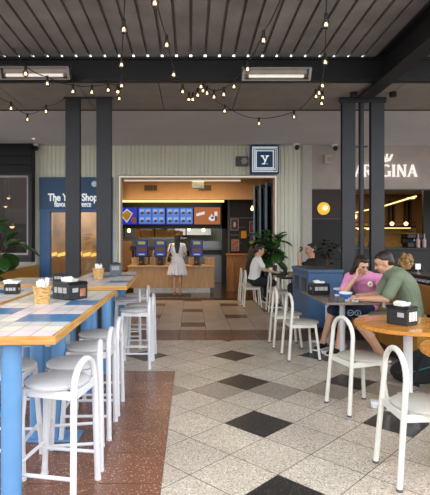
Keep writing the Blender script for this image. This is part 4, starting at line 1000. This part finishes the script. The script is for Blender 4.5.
# ------------------------------------------------------------------ plants
def leafy(name, loc, n, spread, zlo, zhi, size, label, seed, mt='leaf', pot=True, potz=0., pot_r=.17, pot_h=.38):
    rr = random.Random(seed); t = thing(name, label, 'plant', loc); base = pot_h if pot else potz
    if pot:
        m = MB(); m.lathe([(0, 0), (pot_r*.75, 0), (pot_r, pot_h), (pot_r*.9, pot_h), (pot_r*.85, pot_h - .05), (0, pot_h - .05)], seg=24); m.build('pot', 'pot', t, True)
    st = MB(); fo = MB()
    stems = []
    for k in range(5):
        a = k * 1.256 + rr.random(); p = [V((0, 0, base - .06))]
        for q in range(1, 5): p.append(V((math.cos(a)*spread*.55*(q/4)**1.3, math.sin(a)*spread*.55*(q/4)**1.3, base + (zhi - base)*.92*q/4*rr.uniform(.9, 1.0))))
        st.tube(p, [.016, .014, .011, .009, .006], 6); stems.append(p)
    for k in range(n):
        a = rr.uniform(0, 6.283); z = zlo + (zhi - zlo) * rr.random(); 
        p = rr.choice(stems); q = min(range(5), key=lambda i: abs(p[i].z - z)); o = p[q].copy(); o.z = max(zlo, min(zhi, z))
        L_ = size * rr.uniform(.75, 1.25); W = L_ * .40; el = rr.uniform(-.5, .9)
        d = V((math.cos(a)*math.cos(el), math.sin(a)*math.cos(el), math.sin(el))); s_ = V((-math.sin(a), math.cos(a), 0)); up = s_.cross(d) * -1
        stalk = o + d * .07; rows = []
        for i in range(7):
            f_ = i/6; c0 = stalk + d*L_*f_ - V((0, 0, 1))*L_*.35*f_*f_; wv = W*(math.sin(math.pi*min(1, f_*.92 + .04))**.7)*(.65 + .5*f_) if 0 < i < 6 else .004
            rows.append([fo.bm.verts.new(c0 - s_*wv + up*wv*.25), fo.bm.verts.new(c0), fo.bm.verts.new(c0 + s_*wv + up*wv*.25)])
        for A, B in zip(rows, rows[1:]):
            for i in range(2): fo.bm.faces.new((A[i], A[i+1], B[i+1], B[i]))
        st.tube([o, stalk], .004, 5)
    st.build('stem', 'bark', t, True); f_ = fo.build('foliage', mt, t, 'full', fix=False); so = f_.modifiers.new('thick', 'SOLIDIFY'); so.thickness = .003
    return t
leafy('potted_plant', (wx(268, 11.1), 11.1, 0), 70, .36, .85, 1.5, .32, 'fiddle leaf plant in front of the right jamb behind the couple', 4)
leafy('potted_plant', (-3.08, 6.95, 0), 60, .55, .7, 1.5, .42, 'broad leafed green plant at the left edge of the picture', 11, 'leaf', True, 0, .17, .5)
leafy('potted_plant', (wx(331, 10.9), 11.1, 0), 46, .2, .9, 1.4, .13, 'dark bushy plant modelling a reflection on the dark panel behind the drinking man', 21, 'leafreflect')  # plant added in place of a reflection, its dimness painted into the leaves

# ------------------------------------------------------------------ heaters, ceiling spots
def heater(u0, u1, label, Y=6.5, v=72.5):
    x0, x1 = wx(u0, Y), wx(u1, Y); z = wz(v, Y); t = thing('radiant_heater', label, 'heater', ((x0+x1)/2, Y, z)); w = (x1-x0)/2
    rx = Matrix.Rotation(rad(28), 4, 'X')
    def T(mb): bmesh.ops.transform(mb.bm, matrix=rx, verts=mb.bm.verts[:]); return mb
    m = MB(); m.box((-w, .02, -.085), (w, .04, .085)); m.box((-w, -.06, .07), (w, .04, .09), .004); m.box((-w, -.06, -.09), (w, .04, -.07), .004); m.box((-w - .02, -.065, -.09), (-w + .02, .045, .09), .006); m.box((w - .02, -.065, -.09), (w + .02, .045, .09), .006); T(m).build('housing', 'steel', t)
    m = MB(); m.prism([(.02, -.07), (.0, -.06), (-.012, 0), (.0, .06), (.02, .07)], -w + .03, w - .03, (0, 0, 0), ((0, 1, 0), (0, 0, 1), (1, 0, 0))); T(m).build('reflector', 'reflector', t)
    m = MB(); m.cyl((-w + .08, -.035, -.03), (w - .08, -.035, -.03), .026, seg=14); T(m).build('heating_tube', 'heat', t, True)
    m = MB()
    for x in (-w*.6, w*.6): m.box((x - .02, .04, -.02), (x + .02, .27, .0)); m.box((x - .02, .03, -.02), (x + .02, .05, .05))
    m.build('bracket', 'dark', t)
heater(1, 69, 'silver radiant heater on the black beam at left'); heater(243, 309, 'silver radiant heater on the black beam at centre right', v=73.5)
for u, lb in ((353.5, 'left black cylinder ceiling spot above the right columns'), (393, 'right black cylinder ceiling spot above the right columns')):
    Y = 7.35; m = MB(); m.cyl((wx(u, Y), Y, CEIL - .07), (wx(u, Y), Y, CEIL), .055, seg=20); m.cyl((wx(u, Y), Y, CEIL - .075), (wx(u, Y), Y, CEIL - .065), .045, seg=16); tag(m.build('ceiling_spot', 'black', smooth=True), lb, 'spotlight')
for u, v, lb in ((206, 131, 'faint ceiling sprinkler in the soffit above the shop opening'), (33.5, 138.5, 'tiny lit downlight in the soffit above the black wall')):
    Y = 2.31 * F / (240 - v); m = MB(); m.cyl((wx(u, Y), Y, CEIL - .012), (wx(u, Y), Y, CEIL), .035 if 'tiny' in lb else .07, seg=18); tag(m.build('downlight', 'ledsoft' if 'tiny' in lb else 'plaster'), lb, 'downlight')

# ------------------------------------------------------------------ festoon lights
def bulbpt(u, v, z=None):
    z = 3.35 if z is None else z; Y = (z - EYE) * F / (240 - v); return V((wx(u, Y), Y, z))
def strand(label, pts, start=None, end=None, sag=.10):
    t = thing('festoon_light', label, 'string lights', (0, 0, 0)); P_ = [bulbpt(*p) + V((0, 0, .075)) for p in pts]
    ch = ([V(start)] if start else []) + P_ + ([V(end)] if end else []); cord = []
    for a, b_ in zip(ch, ch[1:]):
        n = 6; dl = (b_ - a).length
        for i in range(n): f_ = i/n; cord.append(a.lerp(b_, f_) - V((0, 0, sag*min(dl, 1.2)*4*f_*(1 - f_)*.5)))
    cord.append(ch[-1]); m = MB(); m.tube(cord, .0055, 6); m.build('cord', 'black', t, True)
    for p in P_:
        m = MB(); c0 = p - V((0, 0, .085)); m.lathe([(0, -.036), (.018, -.032), (.031, -.012), (.033, .004), (.026, .026), (.014, .045), (.013, .05)], c0, 14); b_ = m.build('bulb', 'bulbglass', t, True)
        m = MB(); m.cyl(p - V((0, 0, .045)), p + V((0, 0, .012)), .0165, .015, 12); m.build('socket', 'black', b_, True)
        m = MB(); m.tube([c0 + V((-.009, 0, -.012)), c0 + V((-.005, 0, .02)), c0 + V((0, 0, -.008)), c0 + V((.005, 0, .02)), c0 + V((.009, 0, -.012))], .0032, 5); m.build('filament', 'filament', b_, True)
strand('festoon strand running overhead towards the viewer nearest the picture centre', [(154.8, 2), (166.8, 44), (173.7, 74), (182.6, 91), (188.8, 99)], bulbpt(146, -30) + V((0, 0, .1)))
strand('festoon strand running overhead in line above the left columns', [(123.8, 28.6), (121.5, 64), (121.6, 85), (118.6, 92), (119.2, 98)], bulbpt(126, -25) + V((0, 0, .1)))
strand('festoon strand hanging in a vertical line right of the centre heater', [(326, 23.5), (325.2, 61.4), (322.4, 85), (319, 92.5), (322.6, 97), (321.6, 103)], bulbpt(327, -25) + V((0, 0, .1)))
strand('festoon strand dipping past the centre heater to the middle cluster', [(263.5, 39.6), (247.6, 68.5), (234, 86), (223.8, 94), (214, 96.4), (207, 92.6), (201, 86), (197.7, 94.6), (192.8, 99)], bulbpt(283, 5) + V((0, 0, .1)))
strand('festoon strand crossing the left heater to the first column', [(25.6, 73), (47.3, 83), (72.9, 91), (91.8, 91.6), (108.2, 89.5), (117.5, 91)], bulbpt(14, 58) + V((0, 0, .1)))
strand('short festoon strand low at the left edge below the heater', [(-8, 96), (11, 108), (27.4, 119), (46, 111)], None, bulbpt(64, 103) + V((0, 0, .06)))
strand('lowest festoon strand swooping across the soffit towards the right columns', [(203, 90), (224.6, 110.7), (259, 123), (294, 116.4), (316, 96)])

# ------------------------------------------------------------------ people
def basis(f, up=(0, 0, 1)):
    f = V(f).normalized(); s_ = V(up).cross(f).normalized(); u = f.cross(s_); return Matrix((f, s_, u)).transposed()   # columns fwd, left, up
def hand(m, w, d, nrm, s, curl=.6, side=1):
    """palm, four unequal bent fingers and a thumb; d points along the hand, nrm out of the palm"""
    d = V(d).normalized(); nrm = V(nrm); nrm = (nrm - d*nrm.dot(d)).normalized(); x = d.cross(nrm)*side
    for k in range(4):
        kn = w + d*.088*s + x*(k - 1.5)*.0205*s; m.cap(w + x*(k - 1.5)*.011*s + d*.01, kn, .013*s, .0105*s, 8)
        ln = (.7, .92, 1., .88)[::-1][k] if side > 0 else (.7, .92, 1., .88)[k]
        d1 = (d*math.cos(curl*.7) + nrm*math.sin(curl*.7)); d2 = (d*math.cos(curl*1.7) + nrm*math.sin(curl*1.7)); d3 = (d*math.cos(curl*2.3) + nrm*math.sin(curl*2.3))
        p1 = kn + d1*.042*ln*s; p2 = p1 + d2*.026*ln*s; p3 = p2 + d3*.02*ln*s
        m.cap(kn, p1, .0095*s, .0088*s, 8); m.cap(p1, p2, .0088*s, .008*s, 8); m.cap(p2, p3, .008*s, .007*s, 8)
    tb = w + d*.028*s + x*.026*s; t1 = tb + (d*.6 + x*.75 + nrm*.25).normalized()*.04*s; t2 = t1 + (d*.85 + x*.25 + nrm*.45).normalized()*.032*s
    m.cap(w + d*.015*s, tb, .015*s, .014*s, 8); m.cap(tb, t1, .0125*s, .0105*s, 8); m.cap(t1, t2, .0105*s, .0085*s, 8)
def spine_pts(J, n=30):
    out = []; P0, P1, P2 = V(J['pelvis']), V(J['chest']), V(J['neck'])
    C = P1*2 - (P0 + P2)/2
    for i in range(n + 1):
        t = i/n; out.append((t, P0*(1-t)**2 + C*2*t*(1-t) + P2*t*t))
    return out
def lerpkeys(keys, t):
    for (a, va), (b_, vb) in zip(keys, keys[1:]):
        if t <= b_: f_ = (t - a)/(b_ - a); f_ = f_*f_*(3 - 2*f_); return tuple(x*(1-f_) + y*f_ for x, y in zip(va, vb))
    return keys[-1][1]
def torso(m, J, s, add=0., t0=0., t1=1., fem=False):
    sh = (V(J['shl']) - V(J['shr'])).normalized(); hp = (V(J['hipl']) - V(J['hipr'])).normalized(); pts = spine_pts(J)
    keys = [(0, (.165, .125)), (.3, (.135 if fem else .148, .105)), (.62, (.158 if fem else .175, .118)), (.85, (.165 if fem else .185, .10)), (1, (.075, .06))]
    for i, (t, p) in enumerate(pts):
        if not (t0 - .01 <= t <= t1 + .01): continue
        a = pts[max(0, i-1)][1]; b_ = pts[min(len(pts)-1, i+1)][1]; up = (b_ - a).normalized(); sd = hp.lerp(sh, t); sd = (sd - up*sd.dot(up)).normalized(); fw = sd.cross(up)
        w, d = lerpkeys(keys, t); m.sph(p, (w*s + add, d*s + add, .07*s + add*.6), 16, Matrix((sd, fw, up)).transposed())
    for k in ('shl', 'shr'): m.cap(V(J[k]), V(J['neck']) - V((0, 0, .03*s)), .062*s + add, .06*s + add, 12)
def headmesh(m, J, s):
    B = basis(J['look'], J.get('headup', (0, 0, 1))); c0 = V(J['head']); f = lambda x, y, z: c0 + B @ V((x*s, y*s, z*s))
    m.sph(f(-.008, 0, .03), (.098*s, .077*s, .088*s), 20, B); m.sph(f(.018, 0, -.035), (.072*s, .062*s, .078*s), 18, B); m.sph(f(.045, 0, -.085), (.036*s, .036*s, .026*s), 12, B)
    m.cap(f(.088, 0, .012), f(.106, 0, -.026), .009*s, .0135*s, 8); m.sph(f(.098, 0, -.030), (.012*s, .018*s, .009*s), 8, B)
    m.sph(f(.086, 0, -.060), (.009*s, .024*s, .008*s), 8, B); m.sph(f(.082, 0, .036), (.014*s, .05*s, .011*s), 10, B)
    for y in (-1, 1): m.sph(f(-.005, y*.078, -.012), (.02*s, .009*s, .032*s), 10, B); m.sph(f(.06, y*.038, -.035), (.026*s, .022*s, .026*s), 10, B)
    m.cap(V(J['neck']) - V((0, 0, .02*s)), f(-.02, 0, -.05), .06*s, .054*s, 14); return f, B
def limb(m, J, ks, rs, s, add=0., t_end=9.):
    ps = [V(J[k]) for k in ks]
    for i, (a, b_) in enumerate(zip(ps, ps[1:])):
        if t_end < i + 1: 
            fr = max(0., t_end - i); 
            if fr <= 0: return
            m.cap(a, a.lerp(b_, fr), rs[i]*s + add, (rs[i]*(1-fr) + rs[i+1]*fr)*s + add, 14); return
        m.cap(a, b_, rs[i]*s + add, rs[i+1]*s + add, 14)
ARM, LEG = (.05, .039, .027), (.082, .056, .038)
def person(label, loc, rz, J, s=1., vox=.009, skin='skin', fem=False, hair=None, hairmat='hairblack', top='whitecloth', sleeve=.55, top_t0=.08, bottom='blackcloth', bot_len=.9, shoes='shoe', skirt=None, curl=.6, hl=None, hr=None, extras=None, neckcut=.93):
    t = thing('person', label, 'person', loc, rz)
    m = MB(); torso(m, J, s, 0, fem=fem); f, B = headmesh(m, J, s)
    for q in 'lr':
        limb(m, J, ('sh'+q, 'el'+q, 'wr'+q), ARM, s); limb(m, J, ('hip'+q, 'kn'+q, 'an'+q), LEG, s)
        w, e = V(J['wr'+q]), V(J['el'+q]); dd, nn = (hl if q == 'l' else hr) or ((w - e), V((0, 0, -1))); hand(m, w, dd, nn, s, curl, -1 if q == 'l' else 1)
        fd = V(J.get('foot'+q, (1, 0, 0))).normalized(); an = V(J['an'+q]); m.cap(an + V((-fd.x*.03, -fd.y*.03, -.045*s)), an + fd*.15*s + V((0, 0, -.055*s)), .032*s, .026*s, 10)
        kn, aa = V(J['kn'+q]), an; mid = kn.lerp(aa, .3); back = -V((fd.x, fd.y, 0)); m.sph(mid + back*.018*s, (.047*s, .047*s, .085*s), 12, (aa - kn).to_track_quat('Z', 'Y').to_matrix())
    bake(m.build('body', skin, t), vox, 3)
    for y in (-1, 1):
        m = MB(); m.sph(f(.087, y*.031, .012), (.008*s, .014*s, .007*s), 10, B); m.build('eye', 'eye', t, True)
        m = MB(); m.sph(f(.09, y*.033, .033), (.006*s, .02*s, .004*s), 8, B); m.build('eyebrow', hairmat, t, True)
    m = MB(); m.sph(f(.094, 0, -.060), (.004*s, .022*s, .0055*s), 10, B); m.build('mouth', 'lip', t, True)
    # clothes
    m = MB(); torso(m, J, s, .013, top_t0, neckcut, fem)
    for q in 'lr': limb(m, J, ('sh'+q, 'el'+q, 'wr'+q), (.064, .058, .04), s, .006, sleeve)
    if skirt: skirt(m)
    bake(m.build('dress' if skirt else 'shirt', top, t), vox, 4)
    if bottom:
        m = MB(); torso(m, J, s, .011, 0, .2, fem)
        for q in 'lr': limb(m, J, ('hip'+q, 'kn'+q, 'an'+q), (.098, .078, .058), s, .004, bot_len)
        bake(m.build('shorts' if bot_len < 1.2 else 'trousers', bottom, t), vox, 3)
    for q in 'lr':
        fd = V(J.get('foot'+q, (1, 0, 0))).normalized(); fd.z = 0; an = V(J['an'+q]); g0 = an.z - .082*s
        m = MB(); m.cap(an + V((-fd.x*.035, -fd.y*.035, -.035*s)), an + fd*.06*s + V((0, 0, -.045*s)), .044*s, .042*s, 10); m.cap(an + fd*.06*s + V((0, 0, -.048*s)), an + fd*.165*s + V((0, 0, -.056*s)), .041*s, .03*s, 10)
        sh_ = bake(m.build('shoe', shoes, t), vox, 2)
        m = MB(); m.box((-.09*s, -.04*s, 0), (.2*s, .04*s, .022*s), .008); bmesh.ops.transform(m.bm, matrix=Matrix.Translation((an.x, an.y, g0)) @ Matrix.Rotation(math.atan2(fd.y, fd.x), 4, 'Z'), verts=m.bm.verts[:]); m.build('sole', 'sole' if shoes == 'shoe' else shoes, sh_)
    if hair:
        m = MB(); hair(m, f, B, s); bake(m.build('hair', hairmat, t), vox*.9, 2)
    if extras: extras(t, f, B, s)
    return t
def hair_short(m, f, B, s):
    m.sph(f(-.022, 0, .052), (.094*s, .084*s, .088*s), 18, B); m.sph(f(-.055, 0, .0), (.058*s, .077*s, .075*s), 16, B); m.sph(f(.035, 0, .098), (.058*s, .062*s, .034*s), 14, B)
    for y in (-1, 1): m.sph(f(.012, y*.068, .042), (.03*s, .015*s, .045*s), 10, B)
def hair_crop(m, f, B, s):
    m.sph(f(-.018, 0, .048), (.092*s, .080*s, .082*s), 18, B); m.sph(f(-.05, 0, .0), (.055*s, .073*s, .06*s), 16, B); m.sph(f(.03, 0, .085), (.05*s, .055*s, .03*s), 12, B)
def hair_long(n=.42):
    def fn(m, f, B, s):
        hair_short(m, f, B, s)
        for y, w in ((-.05, .032), (-.02, .04), (.02, .04), (.05, .032)): m.cap(f(-.055, y, .03), f(-.105, y*.9, -n*.55), w*s, w*.95*s, 10); m.cap(f(-.105, y*.9, -n*.55), f(-.115, y*.5, -n), w*.9*s, w*.35*s, 10)
    return fn
def hair_bun_side(m, f, B, s):
    hair_short(m, f, B, s)
    for y in (-1, 1):
        m.cap(f(.02, y*.077, .03), f(-.03, y*.085, -.08), .024*s, .03*s, 10); m.cap(f(-.03, y*.085, -.08), f(-.075, y*.06, -.19), .03*s, .022*s, 10)
    m.cap(f(-.07, 0, .0), f(-.10, 0, -.17), .06*s, .035*s, 10)
def hair_curly(m, f, B, s):
    rr = random.Random(5)
    hair_short(m, f, B, s)
    for k in range(70):
        a, z = rr.uniform(0, 6.28), rr.uniform(-.12, .13); r = math.sqrt(max(.0, 1 - (z/.16)**2))*.1
        x = -.03 + r*math.cos(a)*1.1; 
        if x > .05 and z < .06: continue
        m.sph(f(x, r*math.sin(a), z), rr.uniform(.02, .034)*s, 8)

# standing woman in white: local +X forward (towards the counter)
def w_skirt(m):
    for t_ in range(14):
        z = .98 - t_*.032; r = .135 + .125*(t_/13)**.9
        for k in range(16):
            a = k*math.pi/8; rr_ = .035 + .006*math.cos(k*math.pi); m.sph((r*.62*math.cos(a), r*math.sin(a)*.95, z), rr_, 8)
        m.sph((0, 0, z), (r*.66, r*.95, .04), 12)
def w_bag(t, f, B, s):
    m = MB(); m.sph((-.04, .225, .97), (.11, .045, .085), 14); m.sph((-.04, .225, .95), (.12, .04, .06), 12); b_ = bake(m.build('shoulder_bag', 'blackcloth', t), .012, 2)
    m = MB(); m.tube([(.06, .225, 1.0), (.05, .20, 1.2), (.02, .15, 1.42), (-.05, .16, 1.40), (-.11, .215, 1.2), (-.13, .225, 1.02)], .011, 8); m.build('strap', 'blackcloth', b_, True)
JW = dict(pelvis=(0, 0, .90), chest=(0, 0, 1.14), neck=(-.01, 0, 1.395), head=(.02, 0, 1.53), look=(1, 0, -.12), shl=(0, .165, 1.335), shr=(0, -.165, 1.335), ell=(-.02, .245, 1.08), elr=(.10, -.23, 1.10), wrl=(.08, .26, .90), wrr=(.30, -.17, 1.16),
    hipl=(0, .085, .86), hipr=(0, -.085, .86), knl=(.01, .075, .47), knr=(.01, -.075, .47), anl=(0, .07, .085), anr=(0, -.08, .085), footl=(1, .12, 0), footr=(1, -.15, 0))
wm = person('woman in a short white dress with a black shoulder bag standing at the counter', (wx(177.3, 12.45), 12.45, 0), math.pi/2, JW, 1., .011, 'skin2', True, hair_long(.40), 'hairblack', 'whitecloth', .5, .0, None, 1, 'sandal', w_skirt, extras=w_bag); wm.scale = (.965, .965, .965)

# seated couple, facing +X
def seat_pose(lean=.10, sw=.165, head=(.13, 0, 1.225), look=(1, 0, -.25), wr=((.42, .12, .77), (.42, -.12, .77)), el=((.20, .23, .82), (.20, -.23, .82)), kn=.42, an=((.40, .1, .085), (.40, -.1, .085)), sz=.455, dz=0.):
    return dict(pelvis=(0, 0, sz + .115), chest=(lean*.45, 0, sz + .36), neck=(lean, 0, sz + .615), head=head, look=look, shl=(lean - .01, sw, sz + .555), shr=(lean - .01, -sw, sz + .555), ell=el[0], elr=el[1], wrl=wr[0], wrr=wr[1],
        hipl=(.02, .085, sz + .10), hipr=(.02, -.085, sz + .10), knl=(kn, .12, sz + .075), knr=(kn, -.12, sz + .075), anl=an[0], anr=an[1])
def tee_print(t, f, B, s): pass
person('man in a white t-shirt and dark shorts seated left of the plant', (1.36, 10.14, 0), 0, seat_pose(), 1., .012, 'skin', False, hair_short, 'hairblack', 'whitetee', .62, .06, 'blackcloth', .95)
person('woman with dark hair in black seated behind the man in the white t-shirt', (1.35, 10.95, 0), .0, seat_pose(head=(.12, 0, 1.17), sz=.455), .94, .012, 'skin2', True, hair_bun_side, 'hairbrown', 'blackcloth', .6, .06, 'blackcloth', 1.8)
# man drinking, facing -X
JD = seat_pose(.06, .18, (.07, 0, 1.255), (1, 0, .12), ((.34, .10, 1.19), (.42, -.14, .77)), ((.33, .2, .955), (.2, -.25, .82)))
def d_cup(t, f, B, s):
    m = MB(); m.tube([f(-.02, .078, .06), f(.0, .0, .125), f(-.02, -.078, .06)], .012*s, 8); m.build('glasses_on_head', 'black', t, True)
def hair_buzz(m, f, B, s): hair_crop(m, f, B, s)
person('man in a black t-shirt raising a drink behind the blue bin', (2.40, 9.1, 0), math.pi, JD, 1.04, .011, 'skin', False, hair_buzz, 'hairbrown', 'blackcloth', .7, .05, 'blackcloth', 1.8, hl=(V((-.35, 0, 1)), V((-1, .1, -.2))), curl=.8, extras=d_cup)
m = MB(); m.lathe([(0, 0), (.028, 0), (.034, .1), (.03, .1), (.025, .01), (0, .01)], seg=16); bmesh.ops.rotate(m.bm, verts=m.bm.verts[:], cent=(0, 0, 0), matrix=Matrix.Rotation(rad(25), 3, 'Y'))
tag(m.build('tumbler', 'black', smooth=True, loc=(2.40 - .31, 9.0, 1.225)), 'dark tumbler held to the mouth of the man behind the bin', 'cup')
# blonde person beyond the bench, back to us
person('person with curly blonde hair sitting behind the green shirt man, facing away', (3.33, 7.27, 0), .5, seat_pose(head=(.02, 0, 1.10), sz=.44), .9, .014, 'skin2', True, hair_curly, 'hairblonde', 'blackcloth', .9, .05, 'blackcloth', 1.8)

# person in pink: sits on the bench, facing -X and a little towards us, leaning on the right elbow
bp = V((2.42, 6.22, 0)); A = math.pi + .55
def loc_(p, base=bp, a=A):
    d = V(p) - base; return (d.x*math.cos(-a) - d.y*math.sin(-a), d.x*math.sin(-a) + d.y*math.cos(-a), d.z)
Lw = lambda x, y, z: loc_((x, y, z))
JP = dict(pelvis=Lw(2.44, 6.24, .57), chest=Lw(2.40, 6.12, .81), neck=Lw(2.315, 5.97, 1.01), head=Lw(2.265, 5.91, 1.125), look=loc_(V((2.42, 6.22, 0)) + V((.30, -1, -.42))), 
    shr=Lw(2.16, 6.03, .965), shl=Lw(2.50, 5.92, .955), elr=Lw(2.02, 5.86, .775), wrr=Lw(2.165, 5.80, 1.00), ell=Lw(2.50, 5.74, .77), wrl=Lw(2.30, 5.60, .775),
    hipr=Lw(2.36, 6.27, .555), hipl=Lw(2.42, 6.13, .555), knr=Lw(1.98, 6.16, .53), knl=Lw(2.06, 5.94, .53), anr=Lw(1.87, 6.22, .09), anl=Lw(1.98, 5.92, .09), footr=(1, .2, 0), footl=(1, -.1, 0))
def p_extra(t, f, B, s):
    c0 = Lw(2.36, 5.86, .90); n = V(loc_(bp + V((.1, -1, .15)))).normalized(); q = n.to_track_quat('Z', 'Y').to_matrix()
    m = MB(); m.sph(V(c0), (.036, .036, .008), 14, q); o1 = m.build('shirt_badge', 'paper', t, True)
    m = MB(); m.sph(V(c0) + n*.005, (.02, .02, .008), 12, q); m.build('badge_motif', 'yellow', o1, True)
    # logo on the thigh of the shorts
    for dx, rr_ in ((-.045, .034), (.045, .034)):
        pass
    g = MB(); 
    k0 = V(Lw(2.15, 5.835, .545)); nn = V(loc_(bp + V((-.05, -1, .0)))).normalized(); qq = nn.to_track_quat('Z', 'Y').to_matrix()
    ax = V(loc_(bp + V((1, -.25, 0)))).normalized(); up = V((0, 0, 1))
    for cxx in (-.04, .045):
        g.tube([k0 + ax*(cxx + .034*math.cos(a*.524)) + up*(.034*math.sin(a*.524)) for a in range(12)], .0065, 6, True)
    g.tube([k0 + ax*.045 + up*-.02, k0 + ax*.045 + up*.02], .007, 6); g.tube([k0 + ax*-.06, k0 + ax*-.02], .007, 6); g.build('shorts_logo', 'logo', t, True)
    g = MB(); w0 = V(JP['wrr']); e0 = V(JP['elr']); d = (w0 - e0).normalized(); g.tube([w0 - d*.02 + (d.orthogonal().normalized()*math.cos(a*.628) + d.cross(d.orthogonal().normalized())*math.sin(a*.628))*.031 for a in range(10)], .006, 6, True); g.build('bracelet', 'kraft', t, True)
face_dir = (V(JP['head']) - V(JP['wrr'])).normalized()
person('person in a pink t-shirt with a yellow badge leaning on one elbow', bp - V((.12, 0, 0)), A, JP, .98, .007, 'skin2', True, hair_bun_side, 'hairbrown', 'pink', .72, .03, 'navycloth', .98, curl=1.1, extras=p_extra, hr=(face_dir + V((0, 0, .3)), face_dir.cross(V((0, 0, 1)))), hl=None)

# man in green: sits nearer on the bench, facing -X, bent over the phone
bg = V((2.47, 5.32, 0)); AG = math.pi - .25
def lg(x, y, z): return loc_((x, y, z), bg, AG)
JG = dict(pelvis=lg(2.49, 5.34, .58), chest=lg(2.47, 5.36, .87), neck=lg(2.29, 5.40, 1.09), head=lg(2.235, 5.42, 1.185), look=loc_(bg + V((-1, .32, -.42)), bg, AG),
    shl=lg(2.28, 5.19, 1.035), shr=lg(2.37, 5.58, 1.035), ell=lg(2.15, 5.16, .80), elr=lg(2.27, 5.66, .80), wrl=lg(1.93, 5.34, .785), wrr=lg(1.99, 5.60, .785),
    hipl=lg(2.42, 5.25, .565), hipr=lg(2.46, 5.42, .565), knl=lg(1.88, 5.15, .505), knr=lg(2.0, 5.46, .52), anl=lg(2.15, 5.28, .17), anr=lg(2.2, 5.42, .09), footl=(1, 0, 0), footr=(1, 0, 0))
def lip_free(t, f, B, s): pass
person('man in an olive green shirt hunched over a phone at the laminate table', bg, AG, JG, 1.06, .007, 'skin', False, hair_crop, 'hairbrown', 'olive', .8, .0, 'olivepants', .72, curl=.9, extras=lip_free)

# ------------------------------------------------------------------ light
w = bpy.data.worlds.new('sky'); sc.world = w; w.use_nodes = True; nt = w.node_tree; bgn = nt.nodes['Background']
tc = nt.nodes.new('ShaderNodeTexCoord'); sp = nt.nodes.new('ShaderNodeSeparateXYZ'); nt.links.new(tc.outputs['Generated'], sp.inputs['Vector'])
rp = nt.nodes.new('ShaderNodeValToRGB'); e = rp.color_ramp.elements; e[0].position = .0; e[0].color = (.22, .21, .20, 1); e[1].position = 1; e[1].color = (.95, 1.0, 1.08, 1)
a = e.new(.49); a.color = (.30, .29, .28, 1); a = e.new(.53); a.color = (.9, .93, .97, 1)
mr = nt.nodes.new('ShaderNodeMapRange'); mr.inputs['From Min'].default_value = -1; nt.links.new(sp.outputs['Z'], mr.inputs['Value']); nt.links.new(mr.outputs['Result'], rp.inputs['Fac']); nt.links.new(rp.outputs['Color'], bgn.inputs['Color'])
bgn.inputs['Strength'].default_value = 1.5
def lamp(name, typ, loc, e_, col=(1, 1, 1), size=.3, rot=(0, 0, 0), sy=None):
    l = bpy.data.lights.new(name, typ); l.energy = e_; l.color = col
    if typ == 'AREA':
        l.size = size
        if sy: l.shape = 'RECTANGLE'; l.size_y = sy
    elif typ == 'SUN': l.angle = size
    else: l.shadow_soft_size = size
    o = bpy.data.objects.new(name, l); COL.objects.link(o); o.location = loc; o.rotation_euler = rot; return o
warm = (1, .72, .42)
lamp('shop_lamp', 'AREA', (0, 12.4, 3.15), 20, warm, 2.5, (0, 0, 0), .6)
lamp('shop_lamp_screen', 'AREA', (-.6, 14.2, 3.1), 16, (1, .8, .55), 2.5, (0, 0, 0), .5)
lamp('kitchen_lamp', 'AREA', (-.4, 16.6, 3.1), 13, (1, .95, .85), 2.5, (0, 0, 0), 1.)
lamp('window_booth_lamp', 'AREA', (-2.7, 12.2, 3.1), 32, (1, .75, .45), 1., (0, 0, 0), .5)
lamp('restaurant_lamp', 'AREA', (7, 15.5, 3.15), 26, warm, 3., (0, 0, 0), 2.)
lamp('left_room_lamp', 'POINT', (-4.8, 13.2, 3.2), 28, warm, .2)
sc.view_settings.view_transform = 'Standard'; sc.view_settings.look = 'None'; sc.view_settings.gamma = 1; sc.view_settings.use_curve_mapping = False
sc.view_settings.exposure = 1.1
sc.cycles.max_bounces = 8; sc.cycles.diffuse_bounces = 4; sc.cycles.use_denoising = True; sc.cycles.sample_clamp_indirect = 4
